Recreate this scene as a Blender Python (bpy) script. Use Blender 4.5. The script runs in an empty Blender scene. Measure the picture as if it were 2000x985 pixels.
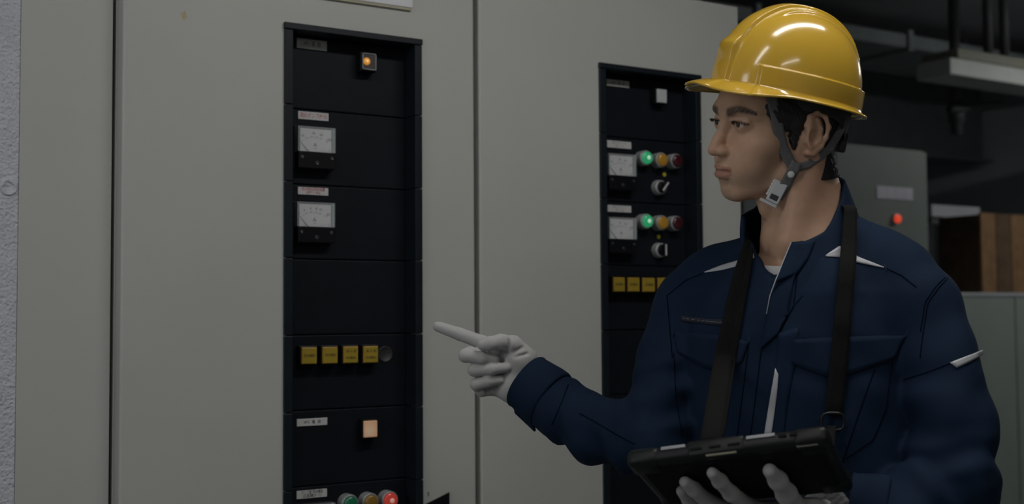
import bpy, bmesh, math, random
import numpy as np
from mathutils import Vector, Matrix
from mathutils.bvhtree import BVHTree

SC = bpy.context.scene
COL = SC.collection
random.seed(7)
rng = np.random.default_rng(5)

# ------------------------------------------------------------------ camera
F = 2400.0                       # focal length in photo pixels (2000 wide)
YAW, PITCH, ROLL = 0.5640, 0.0515, 0.0071   # yaw: cabinet run vs. image plane
CAM_H = 1.37
def unit(v):
    v = np.asarray(v, float); return v / np.linalg.norm(v)
R0 = np.array([math.cos(YAW), -math.sin(YAW), 0.0])      # level camera right
F0 = np.array([math.sin(YAW), math.cos(YAW), 0.0])       # level camera forward
UP = np.array([0, 0, 1.0])
FWD = F0 * math.cos(PITCH) + UP * math.sin(PITCH)
U1 = UP * math.cos(PITCH) - F0 * math.sin(PITCH)
RIGHT = R0 * math.cos(ROLL) - U1 * math.sin(ROLL)
UPC = U1 * math.cos(ROLL) + R0 * math.sin(ROLL)
def ray(px, py):
    return RIGHT * ((px - 1000) / F) + UPC * ((492.5 - py) / F) + FWD
_r = ray(570, 509) * 2.4
CAM = np.array([-_r[0], -_r[1], CAM_H])                  # photo (570,509) lies on the cabinet fronts, 2.4 m away
def P(px, py, z):                                        # world point at camera depth z
    return CAM + ray(px, py) * z
def on_y(px, py, y=0.0):                                 # world point on a plane parallel to the cabinet fronts
    r = ray(px, py); return CAM + r * ((y - CAM[1]) / r[1])
CG = np.array([CAM[0], CAM[1], 0.0])
def to_c(w):                                             # world -> level frame under the camera (x right, y away, z up)
    w = np.asarray(w) - CG
    return np.array([w @ R0, w @ F0, w[2]])
def C(px, py, z): return to_c(P(px, py, z))
def to_w(c): return CG + R0 * c[0] + F0 * c[1] + UP * c[2]

cam_d = bpy.data.cameras.new('camera'); cam = bpy.data.objects.new('camera', cam_d); COL.objects.link(cam)
cam_d.sensor_width = 36.0; cam_d.lens = F / 2000 * 36; cam_d.clip_start = 0.05
cam.matrix_world = Matrix(((RIGHT[0], UPC[0], -FWD[0], CAM[0]), (RIGHT[1], UPC[1], -FWD[1], CAM[1]),
                           (RIGHT[2], UPC[2], -FWD[2], CAM[2]), (0, 0, 0, 1)))
cam_d.dof.use_dof = True; cam_d.dof.focus_distance = 1.93; cam_d.dof.aperture_fstop = 4.4
SC.camera = cam
vs = SC.view_settings
vs.view_transform = 'Standard'; vs.look = 'None'; vs.gamma = 1.0; vs.use_curve_mapping = False
vs.exposure = -1.90

w = bpy.data.worlds.new('room_air'); SC.world = w; w.use_nodes = True
w.node_tree.nodes['Background'].inputs[0].default_value = (0.62, 0.72, 0.85, 1)
w.node_tree.nodes['Background'].inputs[1].default_value = 0.10

def area(name, loc, target, sx, sy, power, color=(1, 1, 1)):
    l = bpy.data.lights.new(name, 'AREA'); l.shape = 'RECTANGLE'; l.size = sx; l.size_y = sy
    l.energy = power; l.color = color
    o = bpy.data.objects.new(name, l); COL.objects.link(o)
    o.location = loc
    o.rotation_euler = (Vector(target) - Vector(loc)).to_track_quat('-Z', 'Y').to_euler()
    return o
area('added_key_light', (-3.13, -1.0, 2.0), (0.3, -0.9, 1.6), 0.6, 1.55, 44, (0.97, 0.98, 1.0))  # added key light, brightens the face from the left


# ------------------------------------------------------------------ materials
MATS = {}
def mat(name, col, rough=0.5, metal=0.0, var=0.0, vscale=8.0, bump=0.0, bscale=200.0, spec=0.5, emit=0.0, emit_col=None,
        alpha=1.0, trans=0.0, coat=0.0, sub=0.0, bdetail=2.0, sheen=0.0, attr=None):
    if name in MATS: return MATS[name]
    m = bpy.data.materials.new(name); m.use_nodes = True
    nt = m.node_tree; b = nt.nodes['Principled BSDF']
    b.inputs['Base Color'].default_value = (*col, 1); b.inputs['Roughness'].default_value = rough
    b.inputs['Metallic'].default_value = metal; b.inputs['Specular IOR Level'].default_value = spec
    b.inputs['Alpha'].default_value = alpha; b.inputs['Transmission Weight'].default_value = trans
    b.inputs['Coat Weight'].default_value = coat; b.inputs['Coat Roughness'].default_value = 0.08
    b.inputs['Sheen Weight'].default_value = sheen
    if sub:
        b.inputs['Subsurface Weight'].default_value = sub
        b.inputs['Subsurface Radius'].default_value = (0.012, 0.005, 0.003); b.inputs['Subsurface Scale'].default_value = 0.6
    if emit:
        b.inputs['Emission Color'].default_value = (*(emit_col or col), 1); b.inputs['Emission Strength'].default_value = emit
    tc = nt.nodes.new('ShaderNodeTexCoord')
    src = None
    if attr:
        a = nt.nodes.new('ShaderNodeVertexColor'); a.layer_name = attr; src = a.outputs['Color']
        nt.links.new(src, b.inputs['Base Color'])
    if var:
        n = nt.nodes.new('ShaderNodeTexNoise'); n.inputs['Scale'].default_value = vscale; n.inputs['Detail'].default_value = 5
        nt.links.new(tc.outputs['Object'], n.inputs['Vector'])
        mr = nt.nodes.new('ShaderNodeMapRange'); mr.inputs[1].default_value = 0.3; mr.inputs[2].default_value = 0.7
        mr.inputs[3].default_value = 1 - var; mr.inputs[4].default_value = 1 + var
        nt.links.new(n.outputs['Fac'], mr.inputs[0])
        mx = nt.nodes.new('ShaderNodeMix'); mx.data_type = 'RGBA'; mx.blend_type = 'MULTIPLY'; mx.inputs[0].default_value = 1
        if src: nt.links.new(src, mx.inputs[6])
        else: mx.inputs[6].default_value = (*col, 1)
        nt.links.new(mr.outputs[0], mx.inputs[7]); nt.links.new(mx.outputs[2], b.inputs['Base Color'])
    if bump:
        n2 = nt.nodes.new('ShaderNodeTexNoise'); n2.inputs['Scale'].default_value = bscale; n2.inputs['Detail'].default_value = bdetail
        nt.links.new(tc.outputs['Object'], n2.inputs['Vector'])
        bp = nt.nodes.new('ShaderNodeBump'); bp.inputs['Strength'].default_value = bump; bp.inputs['Distance'].default_value = 0.002
        nt.links.new(n2.outputs['Fac'], bp.inputs['Height']); nt.links.new(bp.outputs['Normal'], b.inputs['Normal'])
    MATS[name] = m
    return m

# ------------------------------------------------------------------ object helpers
def link(name, me, m=None, parent=None, smooth=False):
    o = bpy.data.objects.new(name, me); COL.objects.link(o)
    if m is not None: me.materials.append(m)
    if smooth: me.polygons.foreach_set('use_smooth', [True] * len(me.polygons))
    if parent is not None: o.parent = parent
    return o
def mesh_np(name, v, faces, m=None, parent=None, smooth=True):
    me = bpy.data.meshes.new(name); me.from_pydata([tuple(p) for p in v], [], faces); me.update()
    return link(name, me, m, parent, smooth)
def from_bm(name, bm, m=None, parent=None, smooth=False):
    bmesh.ops.recalc_face_normals(bm, faces=bm.faces[:])
    me = bpy.data.meshes.new(name); bm.to_mesh(me); bm.free()
    return link(name, me, m, parent, smooth)
def tag(o, label=None, cat=None, group=None, kind=None):
    if label: o['label'] = label
    if cat: o['category'] = cat
    if group: o['group'] = group
    if kind: o['kind'] = kind
    return o
def empty(name, loc, rz=0.0):
    o = bpy.data.objects.new(name, None); COL.objects.link(o); o.location = loc; o.rotation_euler = (0, 0, rz)
    o.empty_display_size = 0.1
    return o
def add_box(bm, x0, x1, y0, y1, z0, z1, bev=0.0, seg=2, mtx=None):
    r = bmesh.ops.create_cube(bm, size=1.0); vs_ = r['verts']
    for v in vs_:
        v.co = Vector(((x0 + x1) / 2 + v.co.x * (x1 - x0), (y0 + y1) / 2 + v.co.y * (y1 - y0), (z0 + z1) / 2 + v.co.z * (z1 - z0)))
    if bev:
        es = list({e for v in vs_ for e in v.link_edges})
        rr = bmesh.ops.bevel(bm, geom=es, offset=bev, segments=seg, profile=0.5, affect='EDGES')
        vs_ = list({v for f in rr['faces'] for v in f.verts} | set(v for v in vs_ if v.is_valid))
    if mtx is not None:
        for v in vs_: v.co = mtx @ v.co
def box(name, x0, x1, y0, y1, z0, z1, m, parent=None, bev=0.0, seg=2, smooth=False):
    bm = bmesh.new(); add_box(bm, x0, x1, y0, y1, z0, z1, bev, seg)
    return from_bm(name, bm, m, parent, smooth)
def lathe(bm, prof, n=32, mtx=None):                     # prof: (radius, height) pairs revolved around local z
    rows = []
    for r, h in prof:
        row = []
        for k in range(n):
            a = 2 * math.pi * k / n
            p = Vector((r * math.cos(a), r * math.sin(a), h))
            row.append(bm.verts.new(mtx @ p if mtx else p))
            if r < 1e-6: break
        rows.append(row)
    for a, b in zip(rows, rows[1:]):
        for k in range(n):
            k2 = (k + 1) % n
            if len(a) == 1 and len(b) == 1: continue
            if len(a) == 1: bm.faces.new((a[0], b[k], b[k2]))
            elif len(b) == 1: bm.faces.new((a[k], a[k2], b[0]))
            else: bm.faces.new((a[k], a[k2], b[k2], b[k]))
def tube_mesh(bm, pts, rad, n=8, cap=True):
    pts = [Vector(p) for p in pts]; rings = []
    rads = rad if isinstance(rad, (list, tuple)) else [rad] * len(pts)
    prev = None
    for i, p in enumerate(pts):
        t = (pts[min(i + 1, len(pts) - 1)] - pts[max(i - 1, 0)]).normalized()
        if prev is None: prev = t.orthogonal().normalized()
        nn = (prev - t * prev.dot(t)).normalized(); prev = nn; bb = t.cross(nn)
        rings.append([bm.verts.new(p + (nn * math.cos(2 * math.pi * k / n) + bb * math.sin(2 * math.pi * k / n)) * rads[i]) for k in range(n)])
    for a, b in zip(rings, rings[1:]):
        for k in range(n): bm.faces.new((a[k], a[(k + 1) % n], b[(k + 1) % n], b[k]))
    if cap:
        bm.faces.new(rings[0][::-1]); bm.faces.new(rings[-1])
def text(name, body, size, m, parent, loc, align='CENTER', width=None, bold=0.0, sx=1.0):
    """flat print facing -Y, at loc"""
    cu = bpy.data.curves.new(name, 'FONT'); cu.body = body; cu.size = size; cu.align_x = align; cu.align_y = 'CENTER'
    cu.resolution_u = 2; cu.offset = bold
    to = bpy.data.objects.new(name, cu); COL.objects.link(to)
    dg = bpy.context.evaluated_depsgraph_get(); ev = to.evaluated_get(dg)
    me = bpy.data.meshes.new_from_object(ev); bpy.data.objects.remove(to); bpy.data.curves.remove(cu)
    co = np.empty(len(me.vertices) * 3); me.vertices.foreach_get('co', co); co = co.reshape(-1, 3)
    if width and len(co):
        co[:, 0] *= width / max(1e-6, np.ptp(co[:, 0]))
    co[:, 0] *= sx
    out = np.stack([co[:, 0] + loc[0], np.full(len(co), loc[1]), co[:, 1] + loc[2]], 1)
    me.vertices.foreach_set('co', out.ravel()); me.update()
    me.materials.clear()
    return link(name, me, m, parent)

# ------------------------------------------------------------------ palette
M_CAB = mat('cabinet_paint', (0.50, 0.51, 0.485), 0.42, var=0.03, vscale=3, bump=0.05, bscale=420, spec=0.35)
M_GAPSHADE = mat('gap_shade', (0.20, 0.18, 0.10), 0.7)  # cabinet paint with the shade of the gap put into its colour
M_BLACK = mat('panel_black', (0.0075, 0.0105, 0.0150), 0.50, var=0.12, vscale=30, bump=0.04, bscale=600, spec=0.16)
M_RAIL = mat('rail_black', (0.0095, 0.0145, 0.020), 0.42, var=0.15, vscale=25, spec=0.28)
M_BEZEL = mat('bezel_black', (0.0055, 0.0065, 0.0085), 0.35, spec=0.3, var=0.05)
M_PLATE = mat('nameplate_white', (0.62, 0.62, 0.63), 0.35, var=0.03)
M_PLATESHADE = mat('nameplate_shaded', (0.50, 0.52, 0.48), 0.4, var=0.03)  # white plate with the shade under the frame cap put into its colour
M_INK = mat('ink_black', (0.015, 0.015, 0.02), 0.6)
M_INKRED = mat('ink_red', (0.45, 0.03, 0.06), 0.6)
M_DIAL = mat('dial_white', (0.70, 0.70, 0.72), 0.5, var=0.02)
M_GLASS = mat('clear_cover', (0.85, 0.9, 0.92), 0.06, alpha=0.16, spec=0.5)
M_STEEL = mat('bezel_steel', (0.40, 0.41, 0.42), 0.32, 0.25, var=0.08, vscale=60)
M_GREY = mat('bezel_grey', (0.36, 0.37, 0.38), 0.35, 0.3, var=0.05)
M_SCREW = mat('screw_dark', (0.10, 0.11, 0.12), 0.3, 0.8)
M_YEL = mat('button_yellow', (0.36, 0.26, 0.03), 0.4, var=0.05, vscale=60, spec=0.4)
M_YELEDGE = mat('button_edge', (0.50, 0.26, 0.03), 0.35)
M_FLOOR = mat('floor_paint', (0.22, 0.25, 0.23), 0.5, var=0.12, vscale=2, bump=0.1, bscale=60)
M_CEIL = mat('ceiling_dark', (0.24, 0.255, 0.275), 0.9, var=0.15, vscale=2)
M_WALLD = mat('wall_concrete', (0.40, 0.42, 0.45), 0.9, var=0.15, vscale=1.5, bump=0.2, bscale=40)
M_PIPE = mat('pipe_dark', (0.05, 0.055, 0.058), 0.6, var=0.1)
M_DUCT = mat('duct_grey', (0.24, 0.28, 0.285), 0.6, var=0.1)

# plaster: real roughness through a layered bump
M_PLASTER = mat('plaster_white', (0.62, 0.64, 0.70), 0.9, var=0.05, vscale=30)
def plaster_nodes(m):
    nt = m.node_tree; b = nt.nodes['Principled BSDF']; tc = nt.nodes.new('ShaderNodeTexCoord')
    n = nt.nodes.new('ShaderNodeTexNoise'); n.inputs['Scale'].default_value = 230; n.inputs['Detail'].default_value = 4; n.inputs['Roughness'].default_value = 0.6
    v = nt.nodes.new('ShaderNodeTexVoronoi'); v.inputs['Scale'].default_value = 170; v.feature = 'SMOOTH_F1'
    ad = nt.nodes.new('ShaderNodeMath'); ad.operation = 'ADD'
    nt.links.new(tc.outputs['Object'], n.inputs['Vector']); nt.links.new(tc.outputs['Object'], v.inputs['Vector'])
    nt.links.new(n.outputs['Fac'], ad.inputs[0]); nt.links.new(v.outputs['Distance'], ad.inputs[1])
    bp = nt.nodes.new('ShaderNodeBump'); bp.inputs['Strength'].default_value = 0.9; bp.inputs['Distance'].default_value = 0.0035
    nt.links.new(ad.outputs[0], bp.inputs['Height']); nt.links.new(bp.outputs['Normal'], b.inputs['Normal'])
plaster_nodes(M_PLASTER)

# ------------------------------------------------------------------ room shell
XL, XR, YN, YB, ZC = -3.2, 8.0, -5.0, 5.2, 3.25
tag(box('floor', XL, XR, YN, YB, -0.1, 0.0, M_FLOOR), kind='structure')
tag(box('ceiling', XL, XR, YN, YB, ZC, ZC + 0.1, M_CEIL), kind='structure')
tag(box('wall_back', XL - 0.1, XR + 0.1, YB, YB + 0.1, -0.1, ZC + 0.1, M_WALLD), kind='structure')
tag(box('wall_front', XL - 0.1, XR + 0.1, YN - 0.1, YN, -0.1, ZC + 0.1, M_WALLD), kind='structure')
tag(box('wall_right', XR, XR + 0.1, YN, YB, -0.1, ZC + 0.1, M_WALLD), kind='structure')
M_WALLL = mat('wall_white', (0.5, 0.5, 0.5), 0.9, var=0.05)
tag(box('wall_far_left', XL - 0.1, XL, YN, YB, -0.1, ZC + 0.1, M_WALLL), kind='structure')
xw = on_y(34, 500, 0.036)[0]
# added unseen window: frame and glowing panes set behind the key light
wn = tag(empty('added_window_1', (XL, -1.0, 2.0)), kind='structure')
M_FRAME = mat('added_window_frame', (0.5, 0.51, 0.52), 0.4)
for a, b, c_, d_ in ((-0.36, -0.31, -0.83, 0.83), (0.31, 0.36, -0.83, 0.83), (-0.31, 0.31, 0.78, 0.83), (-0.31, 0.31, -0.83, -0.78), (-0.31, 0.31, -0.02, 0.02)):
    box('added_window_frame', 0.0, 0.05, a, b, c_, d_, M_FRAME, wn, 0.003)
for c_, d_ in ((-0.78, -0.02), (0.02, 0.78)):
    box('pane', 0.012, 0.018, -0.31, 0.31, c_, d_, mat('pane_added_glow', (0.75, 0.8, 0.85), 0.4, emit=1.2, emit_col=(0.9, 0.95, 1.0)), wn)  # glow added to the panes, no daylight behind them
wl = tag(box('wall_left', XL, xw, 0.036, 0.70, 0.0, ZC, M_PLASTER), kind='structure')
# round filled hole in the plaster
pw = on_y(17, 366, 0.036)
bm = bmesh.new(); lathe(bm, [(0, 0.0005), (0.0095, 0.0008), (0.0110, 0.0030), (0.0128, 0.0034), (0.0145, 0.0022), (0.016, -0.002)], 28, Matrix.Translation(Vector(pw)) @ Matrix.Rotation(math.pi / 2, 4, 'X'))
from_bm('wall_plug', bm, M_PLASTER, wl, True)

# ------------------------------------------------------------------ cabinets
Z_TOP = 2.135
def plate_with_hole(name, X0, X1, Z0, Z1, hx0, hx1, hz0, hz1, y0, y1, m, parent, bev):
    bm = bmesh.new()
    def ring(y): return [[bm.verts.new((x, y, z)) for x, z in q] for q in
                         (((X0, Z0), (X1, Z0), (X1, Z1), (X0, Z1)), ((hx0, hz0), (hx1, hz0), (hx1, hz1), (hx0, hz1)))]
    fo, fi = ring(y0); bo, bi = ring(y1)
    for k in range(4):
        j = (k + 1) % 4
        bm.faces.new((fo[k], fo[j], fi[j], fi[k])); bm.faces.new((bo[k], bi[k], bi[j], bo[j]))
        bm.faces.new((fo[k], bo[k], bo[j], fo[j])); bm.faces.new((fi[k], fi[j], bi[j], bi[k]))
    es = [e for e in bm.edges if (e.verts[0] in fo and e.verts[1] in fo)]
    es += [e for e in bm.edges if (e.verts[0] in fo and e.verts[1] in bo) or (e.verts[0] in bo and e.verts[1] in fo)]
    bmesh.ops.bevel(bm, geom=es, offset=bev, segments=3, profile=0.5, affect='EDGES')
    o = from_bm(name, bm, m, parent)
    return o
SEPS = [1.7870, 1.6350, 1.4852, 1.3338, 1.1840, 1.0342, 0.884, 0.734]
YP = 0.040                      # module plates sit this far behind the door face
CAB_W = 0.764
def on_p(px, py, y): return on_y(px, py, y)

def screw(parent, x, y, z, r=0.003):
    bm = bmesh.new(); mt = Matrix.Translation((x, y, z)) @ Matrix.Rotation(math.pi / 2, 4, 'X')
    lathe(bm, [(r * 1.25, 0), (r * 1.2, 0.0008), (r * 0.9, 0.0014), (r * 0.5, 0.0008), (0, 0.0006)], 14, mt)
    return from_bm('screw', bm, M_SCREW, parent, True)

def nameplate(root, x0, x1, z0, z1, lines, ink, pm=None, y=YP, rnd=0.0008, size=None, widths=None):
    o = box('nameplate', x0, x1, y - 0.0025, y, z0, z1, pm or M_PLATE, root, rnd, 2)
    n = len(lines); H = z1 - z0; cx = (x0 + x1) / 2
    for i, t in enumerate(lines):
        if not t: continue
        zc = z0 + H * ((0.5,) if n == 1 else (0.72, 0.29))[i]
        s = size or (H * (0.52 if n == 1 else 0.40))
        ww = widths[i] if widths else None
        text('lettering', t, s, ink, o, (cx, y - 0.0028, zc), width=ww * (x1 - x0) if ww else None)
    return o

def ammeter(root, x0, x1, zt, zb, y, depth, nums, red_i, top_num, needle=True):
    """panel ammeter: flange, clear-fronted upper half with dial, black lower skirt, screws"""
    w_, h_ = x1 - x0, zt - zb
    t = empty('ammeter', (0, 0, 0)); t.parent = root
    t['label'] = 'square ammeter with a white dial over a black skirt'
    yf = y - depth
    zs = zb + h_ * 0.40                                   # skirt top
    box('flange', x0 - 0.002, x1 + 0.001, y - 0.004, y, zb - 0.002, zt + 0.002, M_BEZEL, t, 0.0012)
    box('skirt', x0, x1, yf - 0.001, y - 0.003, zb, zs, M_BEZEL, t, 0.0015)
    box('dial', x0 + 0.006, x1 - 0.0065, yf + 0.006, yf + 0.008, zs - 0.002, zt - 0.0035, M_DIAL, t)
    bm = bmesh.new()                                      # clear cover: front, sides and top
    add_box(bm, x0, x1, yf - 0.0005, yf + 0.001, zs, zt, 0.0004)
    add_box(bm, x0, x0 + 0.0012, yf + 0.001, y - 0.004, zs, zt); add_box(bm, x1 - 0.0012, x1, yf + 0.001, y - 0.004, zs, zt)
    add_box(bm, x0, x1, yf + 0.001, y - 0.004, zt - 0.0012, zt)
    from_bm('clear_cover', bm, M_GLASS, t)
    for a, b in ((x0, x0 + 0.0022), (x1 - 0.0055, x1 - 0.0005)):   # moulded corners of the cover
        box('cover_rib', a, b, yf + 0.002, yf + 0.010, zs, zt - 0.001, mat('rib_grey', (0.20, 0.25, 0.26), 0.3), t)
    yd = yf + 0.0055
    cx, cz = x0 + w_ * 0.45, zs - h_ * 0.16               # dial centre
    rad = h_ * 0.50
    bm = bmesh.new(); bmr = bmesh.new()
    def tick(b, ang, r0, r1, wd):
        ca, sa = math.cos(ang), math.sin(ang); q = []
        for r, s in ((r0, -1), (r1, -1), (r1, 1), (r0, 1)):
            q.append(b.verts.new((cx + r * ca - s * wd * sa, yd, cz + r * sa + s * wd * ca)))
        b.faces.new(q)
    a0, a1 = math.radians(131), math.radians(70)
    nt_ = 16
    for k in range(nt_ + 1):
        f_ = (k / nt_) ** 0.85
        tick(bm, a0 + (a1 - a0) * f_, rad, rad * (1.10 if k % 4 == 0 else 1.06), 0.00028 if k % 4 else 0.0004)
    for an in (55, 51):
        tick(bmr, math.radians(an), rad * 1.04, rad * 1.14, 0.0004)
    from_bm('scale_marks', bm, M_INK, t); from_bm('red_marks', bmr, M_INKRED, t)
    for s, an in nums:
        a = math.radians(an); text('lettering', s, 0.0072, M_INK, t, (cx + rad * 1.22 * math.cos(a), yd, cz + rad * 1.22 * math.sin(a)))
    a = math.radians(50); text('lettering', top_num, 0.0076, M_INK, t, (cx + rad * 1.24 * math.cos(a) - 0.001, yd, cz + rad * 1.24 * math.sin(a)))
    text('lettering', 'A', 0.0115, M_INK, t, (cx + 0.002, yd, cz + rad * 0.66))
    text('lettering', '~', 0.010, M_INK, t, (cx + 0.002, yd, cz + rad * 0.50))
    text('lettering', '◇', 0.006, M_INK, t, (x1 - 0.011, yd, zs + 0.004))
    text('lettering', 'CLASS', 0.004, mat('ink_grey', (0.3, 0.3, 0.32), 0.6), t, (x1 - 0.023, yd, zs + 0.004))
    bm = bmesh.new(); a = math.radians(133)
    tube_mesh(bm, [(cx + rad * 0.40 * math.cos(a), yd - 0.0015, cz + rad * 0.40 * math.sin(a)), (cx + rad * 1.0 * math.cos(a), yd - 0.0015, cz + rad * 1.0 * math.sin(a))], [0.0009, 0.0005], 6)
    from_bm('needle', bm, M_INK, t)
    zk = zb + h_ * 0.26
    screw(t, x0 + 0.008, yf - 0.001, zk); screw(t, x1 - 0.008, yf - 0.001, zk); screw(t, (x0 + x1) / 2, yf - 0.001, zb + h_ * 0.13, 0.0036)
    return t

def square_lamp(root, cx, cz, y, kind, s=0.033, depth=0.026, lines=None, h=None):
    """black square bezel with a square lens"""
    h = h or s
    nm = {'yellow': 'annunciator_button'}.get(kind, 'square_pilot_lamp')
    t = empty(nm, (0, 0, 0)); t.parent = root
    b = 0.0028
    yf = y - depth
    bm = bmesh.new()
    add_box(bm, cx - s / 2 - b, cx + s / 2 + b, yf + 0.004, y, cz - h / 2 - b, cz + h / 2 + b, 0.0012)
    from_bm('bezel', bm, M_BEZEL, t)
    if kind == 'yellow':
        t['label'] = 'square amber yellow annunciator lens in a black bezel'
        box('lens_edge', cx - s / 2, cx + s / 2, yf, yf + 0.006, cz - h / 2, cz + h / 2, M_YELEDGE, t, 0.001)
        box('lens', cx - s / 2 + 0.001, cx + s / 2 - 0.0005, yf - 0.001, yf + 0.001, cz - h / 2 + 0.001, cz + h / 2 - 0.001, M_YEL, t, 0.0006)
        for tx, dz, hh in lines or []:
            text('lettering', tx, hh, M_INK, t, (cx, yf - 0.0013, cz + dz), width=s * 0.72)
    elif kind == 'bulb':
        t['label'] = 'square clear lamp window with an amber bulb glowing inside'
        box('lamp_well', cx - s / 2, cx + s / 2, yf + 0.001, yf + 0.005, cz - h / 2, cz + h / 2, mat('well_grey', (0.055, 0.05, 0.048), 0.5, var=0.2, vscale=200), t, 0.001)
        bm = bmesh.new(); i = 0.0016
        for a in ((cx - s / 2, cx - s / 2 + i, cz - h / 2, cz + h / 2), (cx + s / 2 - i, cx + s / 2, cz - h / 2, cz + h / 2),
                  (cx - s / 2, cx + s / 2, cz - h / 2, cz - h / 2 + i), (cx - s / 2, cx + s / 2, cz + h / 2 - i, cz + h / 2)):
            add_box(bm, a[0], a[1], yf - 0.001, yf + 0.002, a[2], a[3])
        from_bm('lens_rim', bm, mat('rim_clear', (0.35, 0.36, 0.37), 0.2), t)
        bm = bmesh.new(); mt = Matrix.Translation((cx - s * 0.19, yf + 0.001, cz)) @ Matrix.Rotation(math.pi / 2, 4, 'X')
        lathe(bm, [(0.0078, 0), (0.0074, 0.0022), (0.0045, 0.0040), (0, 0.0048)], 24, mt)
        from_bm('bulb', bm, mat('bulb_amber', (0.8, 0.35, 0.06), 0.4, emit=1.25, emit_col=(1.0, 0.40, 0.06)), t, True)
        bm = bmesh.new(); lathe(bm, [(0.0030, 0.0040), (0.0024, 0.0052), (0, 0.0056)], 20, mt)
        from_bm('filament_glow', bm, mat('bulb_core', (0.9, 0.6, 0.2), 0.4, emit=2.2, emit_col=(1.0, 0.62, 0.22)), t, True)
    elif kind == 'lit':
        t['label'] = 'square peach-white lit pilot lamp in a black bezel'
        o = box('lens', cx - s / 2, cx + s / 2, yf, yf + 0.006, cz - h / 2, cz + h / 2, lit_mat(cx, cz), t, 0.002, 3)
    else:
        t['label'] = 'square pale unlit pilot lamp in a black bezel'
        box('lens', cx - s / 2, cx + s / 2, yf, yf + 0.006, cz - h / 2, cz + h / 2, mat('lens_pale', (0.50, 0.55, 0.55), 0.3, var=0.05), t, 0.0012)
    return t
def lit_mat(cx, cz):
    m = mat('lens_lit', (0.75, 0.5, 0.33), 0.35)
    nt = m.node_tree; b = nt.nodes['Principled BSDF']; tc = nt.nodes.new('ShaderNodeTexCoord')
    mp = nt.nodes.new('ShaderNodeMapping'); mp.inputs['Location'].default_value = (-cx + 0.003, 0, -cz + 0.003); mp.inputs['Scale'].default_value = (1, 0, 1)
    ln = nt.nodes.new('ShaderNodeVectorMath'); ln.operation = 'LENGTH'
    cr = nt.nodes.new('ShaderNodeValToRGB'); cr.color_ramp.elements[0].color = (1.0, 0.68, 0.46, 1); cr.color_ramp.elements[1].color = (0.62, 0.28, 0.10, 1)
    cr.color_ramp.elements[0].position = 0.15; cr.color_ramp.elements[1].position = 0.85
    mul = nt.nodes.new('ShaderNodeMath'); mul.operation = 'MULTIPLY'; mul.inputs[1].default_value = 45
    nt.links.new(tc.outputs['Object'], mp.inputs[0]); nt.links.new(mp.outputs[0], ln.inputs[0]); nt.links.new(ln.outputs['Value'], mul.inputs[0])
    nt.links.new(mul.outputs[0], cr.inputs[0]); nt.links.new(cr.outputs[0], b.inputs['Emission Color']); b.inputs['Emission Strength'].default_value = 0.5
    return m

def round_lamp(root, cx, cz, y, color, lit, r=0.0155, depth=0.030):
    t = empty('round_pilot_lamp', (0, 0, 0)); t.parent = root
    t['label'] = f'round {color} pilot lamp in a ribbed metal bezel'
    mt = Matrix.Translation((cx, y, cz)) @ Matrix.Rotation(math.pi / 2, 4, 'X')
    bm = bmesh.new()
    R = r * 1.22
    lathe(bm, [(R, 0), (R, 0.004), (R * 0.96, 0.005), (R, 0.006), (R, 0.010), (R * 0.95, 0.011), (R * 0.99, 0.0125), (R * 0.99, depth - 0.012), (R * 0.93, depth - 0.0095), (r, depth - 0.009), (r, depth - 0.013), (0, depth - 0.013)], 36, mt)
    from_bm('bezel', bm, M_STEEL, t, True)
    cols = {'green': ((0.02, 0.20, 0.10), (0.06, 0.75, 0.30)), 'amber': ((0.30, 0.17, 0.03), (0.9, 0.40, 0.02)), 'red': ((0.60, 0.05, 0.05), (1.0, 0.10, 0.06)), 'dark red': ((0.06, 0.008, 0.014), (0.3, 0.01, 0.02))}
    base, em = cols[color]
    m = mat(f'lamp_{color}_{lit}'.replace(' ', '_').replace('.', '_'), base, 0.12, spec=0.6, emit=lit, emit_col=em, coat=0.5)
    bm = bmesh.new()
    prof = [(r * 0.98, depth - 0.0128)]
    nrib = 5
    for k in range(nrib * 2 + 1):                          # concentric fresnel ribs
        f_ = 1 - k / (nrib * 2 + 1)
        hgt = depth - 0.007 + 0.0065 * math.sqrt(max(0, 1 - f_ * f_))
        prof.append((r * 0.98 * f_ ** 0.9, hgt + (0.0007 if k % 2 else -0.0003)))
    prof.append((0, depth))
    lathe(bm, prof, 36, mt)
    o = from_bm('lens', bm, m, t, True)
    if lit > 0.3:
        bm = bmesh.new(); lathe(bm, [(r * 0.34, depth - 0.0006), (r * 0.25, depth + 0.0008), (0, depth + 0.0012)], 20, mt)
        ec = {'green': (0.65, 1.0, 0.75), 'red': (1.0, 0.55, 0.42)}.get(color, em)
        from_bm('lamp_core', bm, mat(f'core_{color.replace(" ", "_")}', ec, 0.3, emit=lit * 1.3, emit_col=ec), t, True)
    return t

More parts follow.
